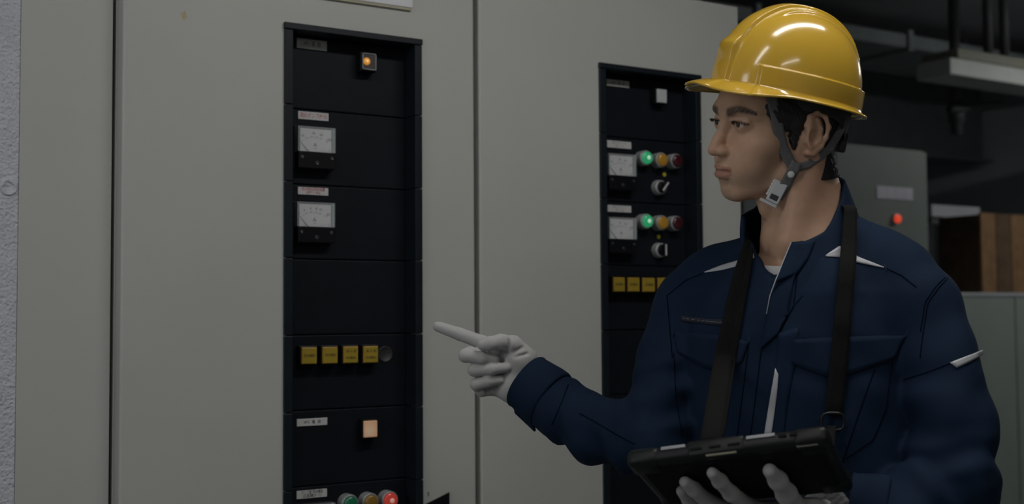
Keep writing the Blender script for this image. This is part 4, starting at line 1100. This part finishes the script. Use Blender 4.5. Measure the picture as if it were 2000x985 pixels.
# collar: standing, open at the throat
def collar(tab, a_back, ab, at, n):
    """tab: u (0 back .. 1 front edge) -> r_bottom, z_bottom, r_top, z_top; the front edge leans from angle ab (foot) to at (tip)"""
    rows = []; us_ = [t[0] for t in tab]
    for f_ in np.linspace(0, 1, 14):
        row = []
        for u in np.linspace(0, 1, n):
            rb, zb_, rt, zt_ = [np.interp(u, us_, [t[i] for t in tab]) for i in range(1, 5)]
            ar = math.radians(a_back + (ab + (at - ab) * f_ - a_back) * u); r_ = rb + (rt - rb) * f_ ** 0.8 + 0.003 * math.sin(f_ * math.pi); z_ = zb_ + (zt_ - zb_) * f_
            row.append(np.array([NECKB[0], NECKB[1], 0]) + EF_ * (r_ * math.cos(ar)) + EL_ * (r_ * math.sin(ar)) + np.array([0, 0, z_]))
        rows.append(row)
    return rows
c1 = collar([(0, .092, 1.500, .076, 1.578), (.35, .088, 1.470, .080, 1.556), (.55, .074, 1.445, .082, 1.535), (.75, .076, 1.420, .084, 1.524), (.9, .098, 1.385, .084, 1.520), (1, .121, 1.360, .083, 1.516)], -172, -3, -64, 56)
c2 = collar([(0, .098, 1.500, .074, 1.578), (.30, .098, 1.492, .069, 1.580), (.55, .099, 1.462, .067, 1.562), (.72, .099, 1.445, .070, 1.520), (.85, .104, 1.420, .078, 1.488), (.95, .116, 1.385, .084, 1.476), (1, .121, 1.360, .086, 1.471)], 188, 0, 12, 66)
k1 = sheet('collar', c1, M_NAVY, person, 0.005); k2 = sheet('collar', c2, M_NAVY, person, 0.005)
# undershirt at the throat
us = [[np.array([NECKB[0], NECKB[1], 0]) + EF_ * (0.086 * math.cos(a)) + EL_ * (0.086 * math.sin(a)) + np.array([0, 0, zz + 0.02 * (a / 1.2) ** 2]) for a in np.linspace(-1.2, 1.2, 24)] for zz in np.linspace(1.35, 1.4386, 6)]
sheet('undershirt', us, mat('shirt_grey', (0.42, 0.42, 0.43), 0.85, bump=0.2, bscale=600), person, 0.003)

verts_all = [Vector(v) for v in JV]; polys_all = [tuple(int(i) for i in q) for q in Q]
for o in (k1, k2):
    b0 = len(verts_all); verts_all += [v.co.copy() for v in o.data.vertices]; polys_all += [tuple(b0 + i for i in p.vertices) for p in o.data.polygons]
cbvh = BVHTree.FromPolygons(verts_all, polys_all)
def hit(px, py, off=0.0, bvh=None):
    h_ = (bvh or cbvh).ray_cast(Vector(CAML), Vector(rayL(px, py)).normalized())
    if h_[0] is None: return None
    return np.array(h_[0]) + np.array(h_[1]) * off
def resample(pl, n):
    pl = np.array(pl, float); d = np.concatenate([[0], np.cumsum(np.hypot(*np.diff(pl, axis=0).T))]); t = np.linspace(0, d[-1], n)
    return np.stack([np.interp(t, d, pl[:, i]) for i in range(2)], 1)
def depth_of(p): return float((to_w(p + BASE) - CAM) @ FWD)
def patch(name, top, bot, n, m_, off, thick, mt_, parent=person, bvh=None):
    """cloth piece lying on the jacket, bounded by two photo polylines"""
    A = resample(top, n); B = resample(bot, n); rows = []
    last = None
    for f_ in np.linspace(0, 1, m_):
        row = []
        for a, b in zip(A, B):
            p = a * (1 - f_) + b * f_; q = hit(p[0], p[1], off, bvh)
            if q is None: q = L(p[0], p[1], depth_of(last)) if last is not None else L(p[0], p[1], 1.78)
            last = q; row.append(q)
        rows.append(row)
    return sheet(name, rows, mt_, parent, thick)
def seam(pl, r=0.0008, m_=None, n=None, off=0.0004, name='seam', parent=None):
    n = n or max(6, int(sum(math.dist(a, b) for a, b in zip(pl, pl[1:])) / 8)); pts = []
    for p in resample(pl, n):
        q = hit(p[0], p[1], off)
        if q is not None: pts.append(q)
    if len(pts) < 2: return
    bm = bmesh.new(); tube_mesh(bm, pts, r, 6); return from_bm(name, bm, m_ or M_SEAM, parent or jacket, True)
M_REFL = mat('reflective_grey', (0.42, 0.43, 0.46), 0.45, var=0.05, vscale=40)
# placket with its pointed end, the white piping below it
patch('placket', [(1511, 549), (1505, 580), (1498, 625), (1487, 682)], [(1556, 530), (1546, 570), (1536, 620), (1521, 652)], 22, 7, 0.003, 0.003, M_NAVY)
patch('placket_edge', [(1521, 652), (1518, 700), (1510, 735), (1500, 790), (1492, 860)], [(1560, 640), (1555, 700), (1548, 735), (1538, 790), (1530, 860)], 18, 6, 0.0015, 0.002, M_NAVY)
patch('front_piping', [(1515, 720), (1508, 760), (1501, 800), (1494, 852)], [(1521, 733), (1519, 765), (1514, 805), (1508, 852)], 14, 4, 0.0035, 0.0012, M_REFL)
# the near front edge, folded open from the collar tip down to the throat, with its pale piping
le = resample([(1545, 474), (1532, 505), (1513, 552)], 12); re_ = resample([(1592, 470), (1578, 505), (1556, 535)], 12)
def zhit(px, py, default, off=0.0):
    q = hit(px, py, off); return default if q is None else depth_of(q)
za, zb2 = min(1.80, zhit(1552, 484, 1.79)), min(1.78, zhit(1520, 570, 1.765)); rows = []
for i in range(12):
    zr = min(1.80, zhit(re_[i][0], re_[i][1], 1.78, 0.002)); zl = za + (zb2 - za) * i / 11 - 0.004; row = []
    for f_ in np.linspace(0, 1, 8):
        p = le[i] * (1 - f_) + re_[i] * f_; zz = zl + (zr - zl) * f_; q = hit(p[0], p[1], 0.0025)
        if q is not None and f_ > 0.25: zz = min(zz, depth_of(q))
        row.append(L(p[0], p[1], zz))
    rows.append(row)
sheet('front_flap', rows, M_NAVY, person, 0.003)
bm = bmesh.new(); tube_mesh(bm, [r[0] + np.array([0, -0.001, 0]) for r in rows] + [hit(1506, 580, 0.005), hit(1499, 615, 0.005)], 0.0009, 6); from_bm('edge_piping', bm, M_REFL, jacket, True)
# shoulder flashes
patch('reflective_flash', [(1376, 532), (1410, 519), (1452, 507), (1470, 488)], [(1377, 533.5), (1410, 529), (1450, 519), (1474, 504)], 16, 4, 0.0012, 0.0010, M_REFL)
patch('reflective_flash', [(1612, 499), (1640, 480), (1674, 502), (1727, 522.5)], [(1613, 502), (1640, 504), (1674, 514), (1727, 524)], 18, 4, 0.0012, 0.0010, M_REFL)
patch('sleeve_flash', [(1855, 709), (1885, 697), (1919, 684)], [(1868, 719), (1890, 709), (1921, 692)], 12, 4, 0.0012, 0.0010, M_REFL)
# chest zip pocket
patch('zip_pocket', [(1330, 617), (1385, 624), (1447, 626)], [(1331, 628), (1385, 634), (1446, 640)], 16, 4, 0.0008, 0.0012, M_NAVYIN)
seam([(1331, 622), (1390, 629), (1436, 632)], 0.0011, mat('zip_metal', (0.35, 0.36, 0.36), 0.35, 0.8), name='zip')
# flap pockets
patch('pocket_flap', [(1316, 648), (1365, 652), (1412, 656), (1463, 668)], [(1323, 689), (1383, 721), (1418, 724), (1449, 709)], 20, 7, 0.0022, 0.0026, M_NAVY)
patch('pocket_flap', [(1552, 664), (1620, 660), (1690, 657), (1771, 656)], [(1546, 711), (1622, 739), (1655, 733), (1746, 701)], 24, 7, 0.0022, 0.0026, M_NAVY)
for pl in ([(1376, 533), (1340, 548), (1303, 578)], [(1727, 523), (1760, 538), (1790, 562)], [(1857, 538), (1835, 560), (1812, 592), (1803, 650), (1797, 700)],
           [(1852, 537), (1830, 557), (1807, 590), (1798, 648)], [(1303, 578), (1308, 640), (1313, 700)], [(1316, 690), (1320, 780), (1332, 850)], [(1463, 668), (1452, 760), (1440, 852)], [(1432, 724), (1422, 800), (1414, 852)],
           [(1487, 682), (1478, 760), (1466, 850)], [(1559, 520), (1550, 600), (1520, 655)], [(1520, 684), (1552, 664)], [(1708, 722), (1680, 800), (1645, 905)], [(1742, 706), (1730, 800), (1705, 860), (1652, 896)],
           [(1765, 742), (1810, 728), (1856, 710)], [(1552, 672), (1620, 668), (1690, 665), (1766, 664)], [(1312, 655), (1365, 660), (1412, 664), (1460, 676)],
           [(1132, 808), (1165, 826), (1205, 850), (1240, 868)], [(1110, 752), (1098, 785), (1078, 830)]):
    seam(pl)
for x0_, y0_, x1_, y1_ in ((1376, 527, 1372, 540), (1727, 517, 1732, 531), (1316, 640, 1314, 660), (1463, 660, 1460, 678), (1558, 658, 1557, 674), (1771, 650, 1766, 668)):
    seam([(x0_, y0_), (x1_, y1_)], 0.0009, M_THREAD, 5, name='bartack')
def cuff(c_, d_, r0, r1, ln):
    u_ = unit(np.cross(d_, [0.1, 0.2, 1])); v_ = np.cross(d_, u_); rows = []
    for f_, rr in ((0, r0 * 0.90), (0.03, r0 * 0.985), (0.08, r0), (0.3, r0), (0.6, (r0 + r1) / 2), (0.90, r1), (0.97, r1 + 0.0008), (1.0, r1 - 0.0002), (0.99, r1 - 0.004), (0.90, r1 - 0.006)):
        rows.append([c_ - d_ * ln * (1 - f_) + (u_ * math.cos(t) + v_ * math.sin(t)) * (rr + 0.0012 * math.sin(3 * t + 1)) for t in np.linspace(0, 2 * math.pi, 65)])
    return sheet('cuff', rows, M_NAVY, person, 0.0012)
cuff(RCUT + RDIR * 0.002, RDIR, 0.0490, 0.0455, 0.055)
cuff(LCUT + LDIR * 0.002, LDIR, 0.0520, 0.0470, 0.050)
# loose cuff tab of the pointing sleeve
ct = [[L(1003 + 38 * u + 4 * v, 789 + 24 * u + 6 * v + 24 * v * (0.5 + 0.5 * u), 1.945 - 0.02 * u + 0.004 * v) for u in np.linspace(0, 1, 8)] for v in np.linspace(0, 1, 6)]
sheet('cuff_tab', ct, M_NAVY, person, 0.004)

# ------------------------------------------------------------------ gloves
M_GLOVE = mat("glove_white", (0.44, 0.44, 0.435), 0.85, var=0.03, vscale=40, bump=0.12, bscale=1400, spec=0.15)
def Zp(zx, zy, z): return L(820 + zx / 3.283, 600 + zy / 3.283, z)
gl = Field(np.array([-0.585, -0.02, 1.08]), np.array([-0.33, 0.16, 1.36]), 0.00135)
zh = 1.955
# palm
gl.chain([Zp(735, 480, 1.962), Zp(640, 400, 1.962), Zp(500, 270, 1.968)], [0.028, 0.023, 0.0125], 0.012)
gl.chain([Zp(735, 480, 1.962), Zp(610, 470, 1.966), Zp(450, 390, 1.975)], [0.030, 0.023, 0.013], 0.012)
gl.chain([Zp(735, 490, 1.962), Zp(600, 530, 1.964), Zp(440, 500, 1.972)], [0.029, 0.020, 0.013], 0.012)
gl.ell(Zp(640, 330, 1.948), (0.024, 0.017, 0.019), 0.012); gl.ell(Zp(590, 520, 1.951), (0.022, 0.014, 0.021), 0.012)
# index, pointing
gl.chain([Zp(500, 262, 1.965), Zp(400, 226, 1.972), Zp(255, 174, 1.985), Zp(118, 126, 1.997)], [0.0118, 0.0112, 0.0104, 0.0086], 0.002)
# curled fingers: knuckle, first joint, second joint, tip
gl.chain([Zp(430, 320, 1.975), Zp(320, 300, 1.958), Zp(292, 312, 1.940), Zp(400, 328, 1.934), Zp(478, 338, 1.938)], [0.0120, 0.0112, 0.0106, 0.0100, 0.0082], 0.0035)
gl.chain([Zp(450, 410, 1.978), Zp(365, 400, 1.958), Zp(348, 405, 1.940), Zp(460, 398, 1.934), Zp(556, 388, 1.940)], [0.0115, 0.0108, 0.0100, 0.0096, 0.0080], 0.0030)
gl.chain([Zp(450, 500, 1.975), Zp(380, 505, 1.957), Zp(362, 497, 1.942), Zp(440, 476, 1.937), Zp(515, 468, 1.942)], [0.0112, 0.0105, 0.0096, 0.0090, 0.0076], 0.0030)
gl.chain([Zp(455, 520, 1.970), Zp(395, 540, 1.955)], [0.012, 0.0095], 0.006)
# thumb laid over the middle finger
gl.chain([Zp(690, 320, 1.953), Zp(600, 238, 1.944), Zp(520, 222, 1.934), Zp(450, 235, 1.928), Zp(405, 244, 1.927)], [0.0150, 0.0128, 0.0112, 0.0104, 0.0088], 0.006)
# creases
gl.cone(Zp(575, 215, 1.928), Zp(560, 300, 1.932), 0.0022, 0.0016, 0.004, 'sub'); gl.cone(Zp(660, 260, 1.935), Zp(570, 305, 1.930), 0.0020, 0.0014, 0.004, 'sub')
gl.cone(Zp(690, 300, 1.936), Zp(600, 325, 1.930), 0.0018, 0.0012, 0.004, 'sub'); gl.cone(Zp(440, 560, 1.950), Zp(420, 520, 1.948), 0.0018, 0.0014, 0.004, 'sub')
gl.cone(Zp(480, 570, 1.950), Zp(470, 530, 1.948), 0.0016, 0.0012, 0.004, 'sub')
# wrist into the sleeve
gl.chain([Zp(735, 480, 1.962), L(1075, 778, 1.94)], [0.030, 0.030], 0.010)
V, Q = gl.mesh()
gr_, _ = quad_mesh('glove', V, Q, M_GLOVE, person, True, relax=1); tag(gr_, 'white glove with the index finger stretched out')
# hem stitching of the glove
pts = []
gb = BVHTree.FromPolygons([Vector(v.co) for v in gr_.data.vertices], [tuple(p.vertices) for p in gr_.data.polygons])
for p in resample([(1046, 703), (1050, 715), (1047, 730), (1036, 755), (1022, 780)], 30):
    q = hit(p[0], p[1], 0.0002, gb)
    if q is not None: pts.append(q)
if len(pts) > 3:
    bm = bmesh.new(); tube_mesh(bm, pts, 0.0006, 6); from_bm('glove_stitch', bm, mat('glove_seam', (0.45, 0.45, 0.44), 0.9), gr_, True)

def Kp(zx, zy, off): return on_back(1180 + zx / 4, 780 + zy / 4, off)
pts_all = np.array([Kp(560, 560, 0.0), Kp(1700, 1000, 0.06), Kp(560, 1000, 0.06), Kp(1300, 430, 0.0)])
glo = np.minimum.reduce(pts_all) - 0.06; ghi = np.maximum.reduce(pts_all) + 0.06
g2 = Field(glo, ghi, 0.0016)
r_ = 0.0098
g2.chain([Kp(1290, 790, .020), Kp(1130, 745, .0165), Kp(985, 655, .0145), Kp(900, 580, .0105), Kp(843, 527, .0085)], [0.0150, 0.0108, 0.0100, 0.0093, 0.0074], 0.006)
g2.chain([Kp(1260, 850, .020), Kp(1040, 800, .0185), Kp(800, 705, .0160), Kp(700, 640, .0115), Kp(630, 597, .0090)], [0.0150, 0.0112, 0.0104, 0.0096, 0.0076], 0.0045)
g2.chain([Kp(1250, 930, .022), Kp(990, 890, .019), Kp(760, 795, .0165), Kp(660, 720, .0120), Kp(604, 668, .0090)], [0.0150, 0.0110, 0.0102, 0.0094, 0.0074], 0.0040)
g2.chain([Kp(1270, 1010, .022), Kp(1060, 985, .018), Kp(880, 910, .0155), Kp(790, 850, .0115), Kp(740, 810, .0085)], [0.0145, 0.0100, 0.0092, 0.0084, 0.0068], 0.0040)
g2.chain([Kp(1480, 740, .020), Kp(1415, 640, .017), Kp(1350, 555, .0135), Kp(1290, 497, .0105)], [0.0165, 0.0128, 0.0112, 0.0090], 0.008)
g2.chain([Kp(1600, 790, .018), Kp(1450, 790, .021), Kp(1290, 790, .020)], [0.024, 0.0205, 0.0165], 0.012)
g2.chain([Kp(1610, 860, .018), Kp(1450, 900, .022), Kp(1250, 930, .021)], [0.024, 0.0205, 0.0160], 0.012)
g2.chain([Kp(1600, 900, .018), Kp(1450, 980, .022), Kp(1270, 1010, .021)], [0.022, 0.0190, 0.0150], 0.012)
g2.chain([Kp(1600, 830, .018), LWP], [0.026, 0.028], 0.012)
# keep the fingers in front of the tablet's back
X, Y, Z = g2.grid((slice(None),) * 3)
pl_ = ((X - BKP[0]) * T_N[0] + (Y - BKP[1]) * T_N[1] + (Z - BKP[2]) * T_N[2]).astype(np.float32)
ed_ = ((X - BKP[0]) * T_E[0] + (Y - BKP[1]) * T_E[1] + (Z - BKP[2]) * T_E[2]).astype(np.float32)
g2.D = np.maximum(g2.D, np.minimum(0.0012 - pl_, TAB_L + 0.02 - ed_))
V, Q = g2.mesh()
gl_, _ = quad_mesh('glove', V, Q, M_GLOVE, person, True, relax=1); tag(gl_, 'white glove spread under the tablet, with a grey knit cuff')
# grey knit cuff between glove and sleeve
a_, b_ = Kp(1625, 835, .018), Kp(1625, 835, .018) * 0.25 + LWP * 0.75
d_ = unit(b_ - a_); q1 = unit(np.cross(d_, [0, 0, 1])); q2 = np.cross(d_, q1)
rows = [[a_ + (b_ - a_) * f_ + (q1 * math.cos(t) + q2 * math.sin(t)) * (0.0275 + 0.001 * f_ + 0.0006 * math.sin(24 * t)) for t in np.linspace(0, 2 * math.pi, 97)] for f_ in np.linspace(-0.1, 1.3, 8)]
sheet('knit_cuff', rows, mat('knit_grey', (0.13, 0.14, 0.14), 0.9, bump=0.5, bscale=500), person, 0.002)

# ------------------------------------------------------------------ tablet with its shoulder strap
tab_c = BKP - T_N * TAB_T + T_E * TAB_L / 2 + T_D * TAB_D / 2     # middle of the screen face
tab = empty('tablet', to_w(tab_c + BASE), -YAW)
tag(tab, 'black rugged tablet in a bumper case, held in the gloved hand on a neck strap', 'tablet')
TM = Matrix(((T_E[0], T_D[0], T_N[0], 0), (T_E[1], T_D[1], T_N[1], 0), (T_E[2], T_D[2], T_N[2], 0), (0, 0, 0, 1)))
M_RUB = mat('case_rubber', (0.0055, 0.0072, 0.008), 0.45, var=0.1, vscale=60, spec=0.3)
M_HARD = mat('case_shell', (0.0035, 0.004, 0.0042), 0.6, bump=0.1, bscale=300, spec=0.15)
M_SILV = mat('case_silver', (0.27, 0.28, 0.30), 0.4, 0.2)
hl_, hd_ = TAB_L / 2, TAB_D / 2
def tbox(name, x0, x1, y0, y1, z0, z1, m_, bev=0.0, seg=3, par=None, smooth=False):
    bm = bmesh.new(); add_box(bm, x0, x1, y0, y1, z0, z1, bev, seg, TM); return from_bm(name, bm, m_, par or tab, smooth)
tbox('case', -hl_, hl_, -hd_, hd_, 0, TAB_T - 0.001, M_RUB, 0.0085, 5, smooth=True)
tbox('screen', -hl_ + 0.014, hl_ - 0.014, -hd_ + 0.014, hd_ - 0.014, -0.0008, 0.0004, mat('screen_dark', (0.01, 0.01, 0.012), 0.1), 0.0003)
tbox('back_shell', -hl_ + 0.012, hl_ - 0.012, -hd_ + 0.016, hd_ - 0.012, TAB_T - 0.003, TAB_T + 0.0002, M_HARD, 0.0012)
for k in range(4):
    sx_, sy_ = (-1, 1)[k % 2], (-1, 1)[k // 2]
    x0_, x1_ = sorted((sx_ * (hl_ + 0.0015), sx_ * (hl_ - 0.043))); y0_, y1_ = sorted((sy_ * (hd_ + 0.0015), sy_ * (hd_ - 0.040)))
    tbox('corner_bumper', x0_, x1_, y0_, y1_, -0.0012, TAB_T + 0.0004, M_RUB, 0.0090, 5, smooth=True)
tbox('edge_bumper', -hl_ + 0.078, -hl_ + 0.152, -hd_ - 0.0012, -hd_ + 0.014, -0.0012, TAB_T - 0.002, M_RUB, 0.0045, 3, smooth=True)
for k, (a, b) in enumerate(((0.045, 0.077), (0.154, 0.190))):
    tbox('silver_strip', -hl_ + a, -hl_ + b, -hd_ - 0.0016, -hd_ + 0.002, 0.002, 0.0068, M_SILV, 0.001)
tbox('label_strip', -hl_ + 0.102, -hl_ + 0.141, -hd_ + 0.0002, -hd_ + 0.0035, TAB_T - 0.0045, TAB_T - 0.0008, mat('strip_olive', (0.16, 0.16, 0.11), 0.5), 0.0006)
tbox('label_strip', -hl_ + 0.214, -hl_ + 0.240, -hd_ + 0.0030, -hd_ + 0.0065, TAB_T - 0.003, TAB_T + 0.0008, mat('strip_dim', (0.08, 0.085, 0.07), 0.5), 0.0006)
for k in range(3):
    tbox('side_button', -hl_ + 0.083 + k * 0.024, -hl_ + 0.098 + k * 0.024, -hd_ - 0.0026, -hd_, 0.009, 0.0125, M_HARD, 0.0008)
for k in range(2):
    tbox('side_button', -hl_ + 0.194 + k * 0.0135, -hl_ + 0.204 + k * 0.0135, -hd_ - 0.0020, -hd_, 0.005, 0.0095, M_HARD, 0.001)
# neck strap: two hanging webs, a ring, and the loop behind the collar
M_STRAP = mat('strap_black', (0.0075, 0.008, 0.0078), 0.8, spec=0.12, var=0.08, vscale=100, bump=0.5, bscale=800)
def strap_web(name, path, offm, m_, n=60, thick=0.0018, top=None, bottom_z=None):
    pl = np.array([p[:2] for p in path], float); d = np.concatenate([[0], np.cumsum(np.hypot(*np.diff(pl, axis=0).T))]); t = np.linspace(0, d[-1], n)
    cx_, cy_ = np.interp(t, d, pl[:, 0]), np.interp(t, d, pl[:, 1]); wd = np.interp(t, d, [p[2] for p in path])
    dd = []
    for i in range(n):
        zz = [hit(cx_[i] + s * wd[i] * 0.5, cy_[i], offm) for s in (-1, -0.5, 0, 0.5, 1)]; zz = [depth_of(q) for q in zz if q is not None]
        dd.append(min(zz) if zz else (dd[-1] if dd else 1.8))
    dd = np.array(dd); ks = 7
    dd = np.array([dd[max(0, i - 3):i + 4].min() for i in range(n)])
    dd = np.minimum(np.convolve(np.pad(dd, ks // 2, mode='edge'), np.ones(ks) / ks, 'valid'), dd) - 0.001
    if bottom_z is not None:                              # hangs free towards the tablet
        f_ = smooth(0.55, 1.0, t / d[-1]); dd = dd * (1 - f_) + bottom_z * f_
    gx, gy = np.gradient(cx_), np.gradient(cy_); ln = np.hypot(gx, gy); nx, ny = -gy / ln, gx / ln
    rows = [[L(cx_[i] + nx[i] * wd[i] * s, cy_[i] + ny[i] * wd[i] * s, dd[i]) - tab_c for i in range(n)] for s in np.linspace(-0.5, 0.5, 5)]
    if top is not None: rows = [[np.array(rows[r][0]) + np.array(p) for p in top] + rows[r] for r in range(5)]   # over the shoulder and down the back
    return sheet(name, rows, m_, tab, thick)
nk = np.array([NECKB[0], NECKB[1], 0])
def back(a, r, z): return nk + EF_ * (r * math.cos(math.radians(a))) + EL_ * (r * math.sin(math.radians(a))) + np.array([0, 0, z])
zt_l = depth_of(T_TL + T_E * 0.11 + tab_c * 0) 
strap_web('strap', [(1661, 408, 25), (1657, 500, 32), (1648, 600, 33), (1641, 680, 34), (1634, 750, 35), (1628, 812, 35)], 0.004, M_STRAP, top=[(0.01, 0.13, -0.09), (0.008, 0.095, -0.03), (0.004, 0.06, 0.002), (0.0, 0.03, 0.008), (0, 0.012, 0.005)])
strap_web('strap', [(1461, 469, 12), (1445, 535, 26), (1433, 600, 33), (1412, 710, 38), (1388, 868, 44)], 0.0045, M_STRAP, bottom_z=1.545)
strap_web('strap_tail', [(1468, 484, 9), (1460, 535, 12), (1447, 600, 14), (1428, 710, 16), (1404, 866, 16)], 0.0025, M_STRAP, bottom_z=1.550)
# stitched fold and ring
rc = hit(1627, 823, 0.010) - tab_c; ax1 = unit(cv(1, 0, 0)); ax2 = unit(cv(0, 1, 0)); pts = []
for k in range(33):
    a = 2 * math.pi * k / 32; c_, s_ = math.cos(a), math.sin(a)
    pts.append(rc + ax1 * (0.0155 * np.sign(c_) * abs(c_) ** 0.6) + ax2 * (0.0118 * np.sign(s_) * abs(s_) ** 0.6))
bm = bmesh.new(); tube_mesh(bm, pts, 0.0019, 8, cap=False); from_bm('strap_ring', bm, mat('ring_black', (0.03, 0.03, 0.032), 0.3, 0.6), tab, True)
bot = L(1620, 868, depth_of(hit(1627, 823, 0.004)) - 0.06)
z0_ = depth_of(hit(1627, 823, 0.010)); rows = []
for s in np.linspace(-0.5, 0.5, 3):
    rows.append([L(1624 - 4 * f_ + 18 * s, 832 + 42 * f_, z0_ - (z0_ - 1.51) * f_) - tab_c for f_ in np.linspace(0, 1, 10)])
sheet('strap_end', rows, M_STRAP, tab, 0.002)

# ------------------------------------------------------------------ trousers and shoes (below the frame)
tr = Field((-0.30, -0.25, 0.05), (0.30, 0.25, 0.95), 0.008)
for s in (-1, 1):
    hp = TC + EL_ * (0.095 * s); ft = TC + EL_ * (0.13 * s)
    tr.chain([hp + np.array([0, 0, .86]), hp + np.array([0, 0, .70]) , ft * 0.6 + hp * 0.4 + EF_ * 0.015 + np.array([0, 0, .48]), ft + np.array([0, 0, .08])], [0.115, 0.100, 0.078, 0.066], 0.04)
tr.ell(TC + np.array([0, 0, .86]), (0.185, 0.14, 0.12), 0.05)
tr.D = np.maximum(tr.D, (0.075 - tr.grid((slice(None),) * 3)[2]).astype(np.float32))
V, Q = tr.mesh(); quad_mesh('trousers', V, Q, M_NAVY, person, True, relax=2)
M_SHOE = mat('shoe_black', (0.015, 0.015, 0.016), 0.4)
for s in (-1, 1):
    ft = TC + EL_ * (0.13 * s); fd = unit(EF_ + EL_ * 0.15 * s)
    sh = Field(ft - 0.26, ft + np.array([0.26, 0.26, 0.16]), 0.005)
    sh.chain([ft - fd * 0.05 + np.array([0, 0, .045]), ft + fd * 0.06 + np.array([0, 0, .042]), ft + fd * 0.15 + np.array([0, 0, .034])], [0.042, 0.045, 0.036], 0.02)
    sh.cone(ft - fd * 0.03 + np.array([0, 0, .06]), ft - fd * 0.02 + np.array([0, 0, .13]), 0.044, 0.048, 0.02)
    sh.D = np.maximum(sh.D, (0.001 - sh.grid((slice(None),) * 3)[2]).astype(np.float32))
    V, Q = sh.mesh(); quad_mesh('shoe', V, Q, M_SHOE, person, True, relax=1)
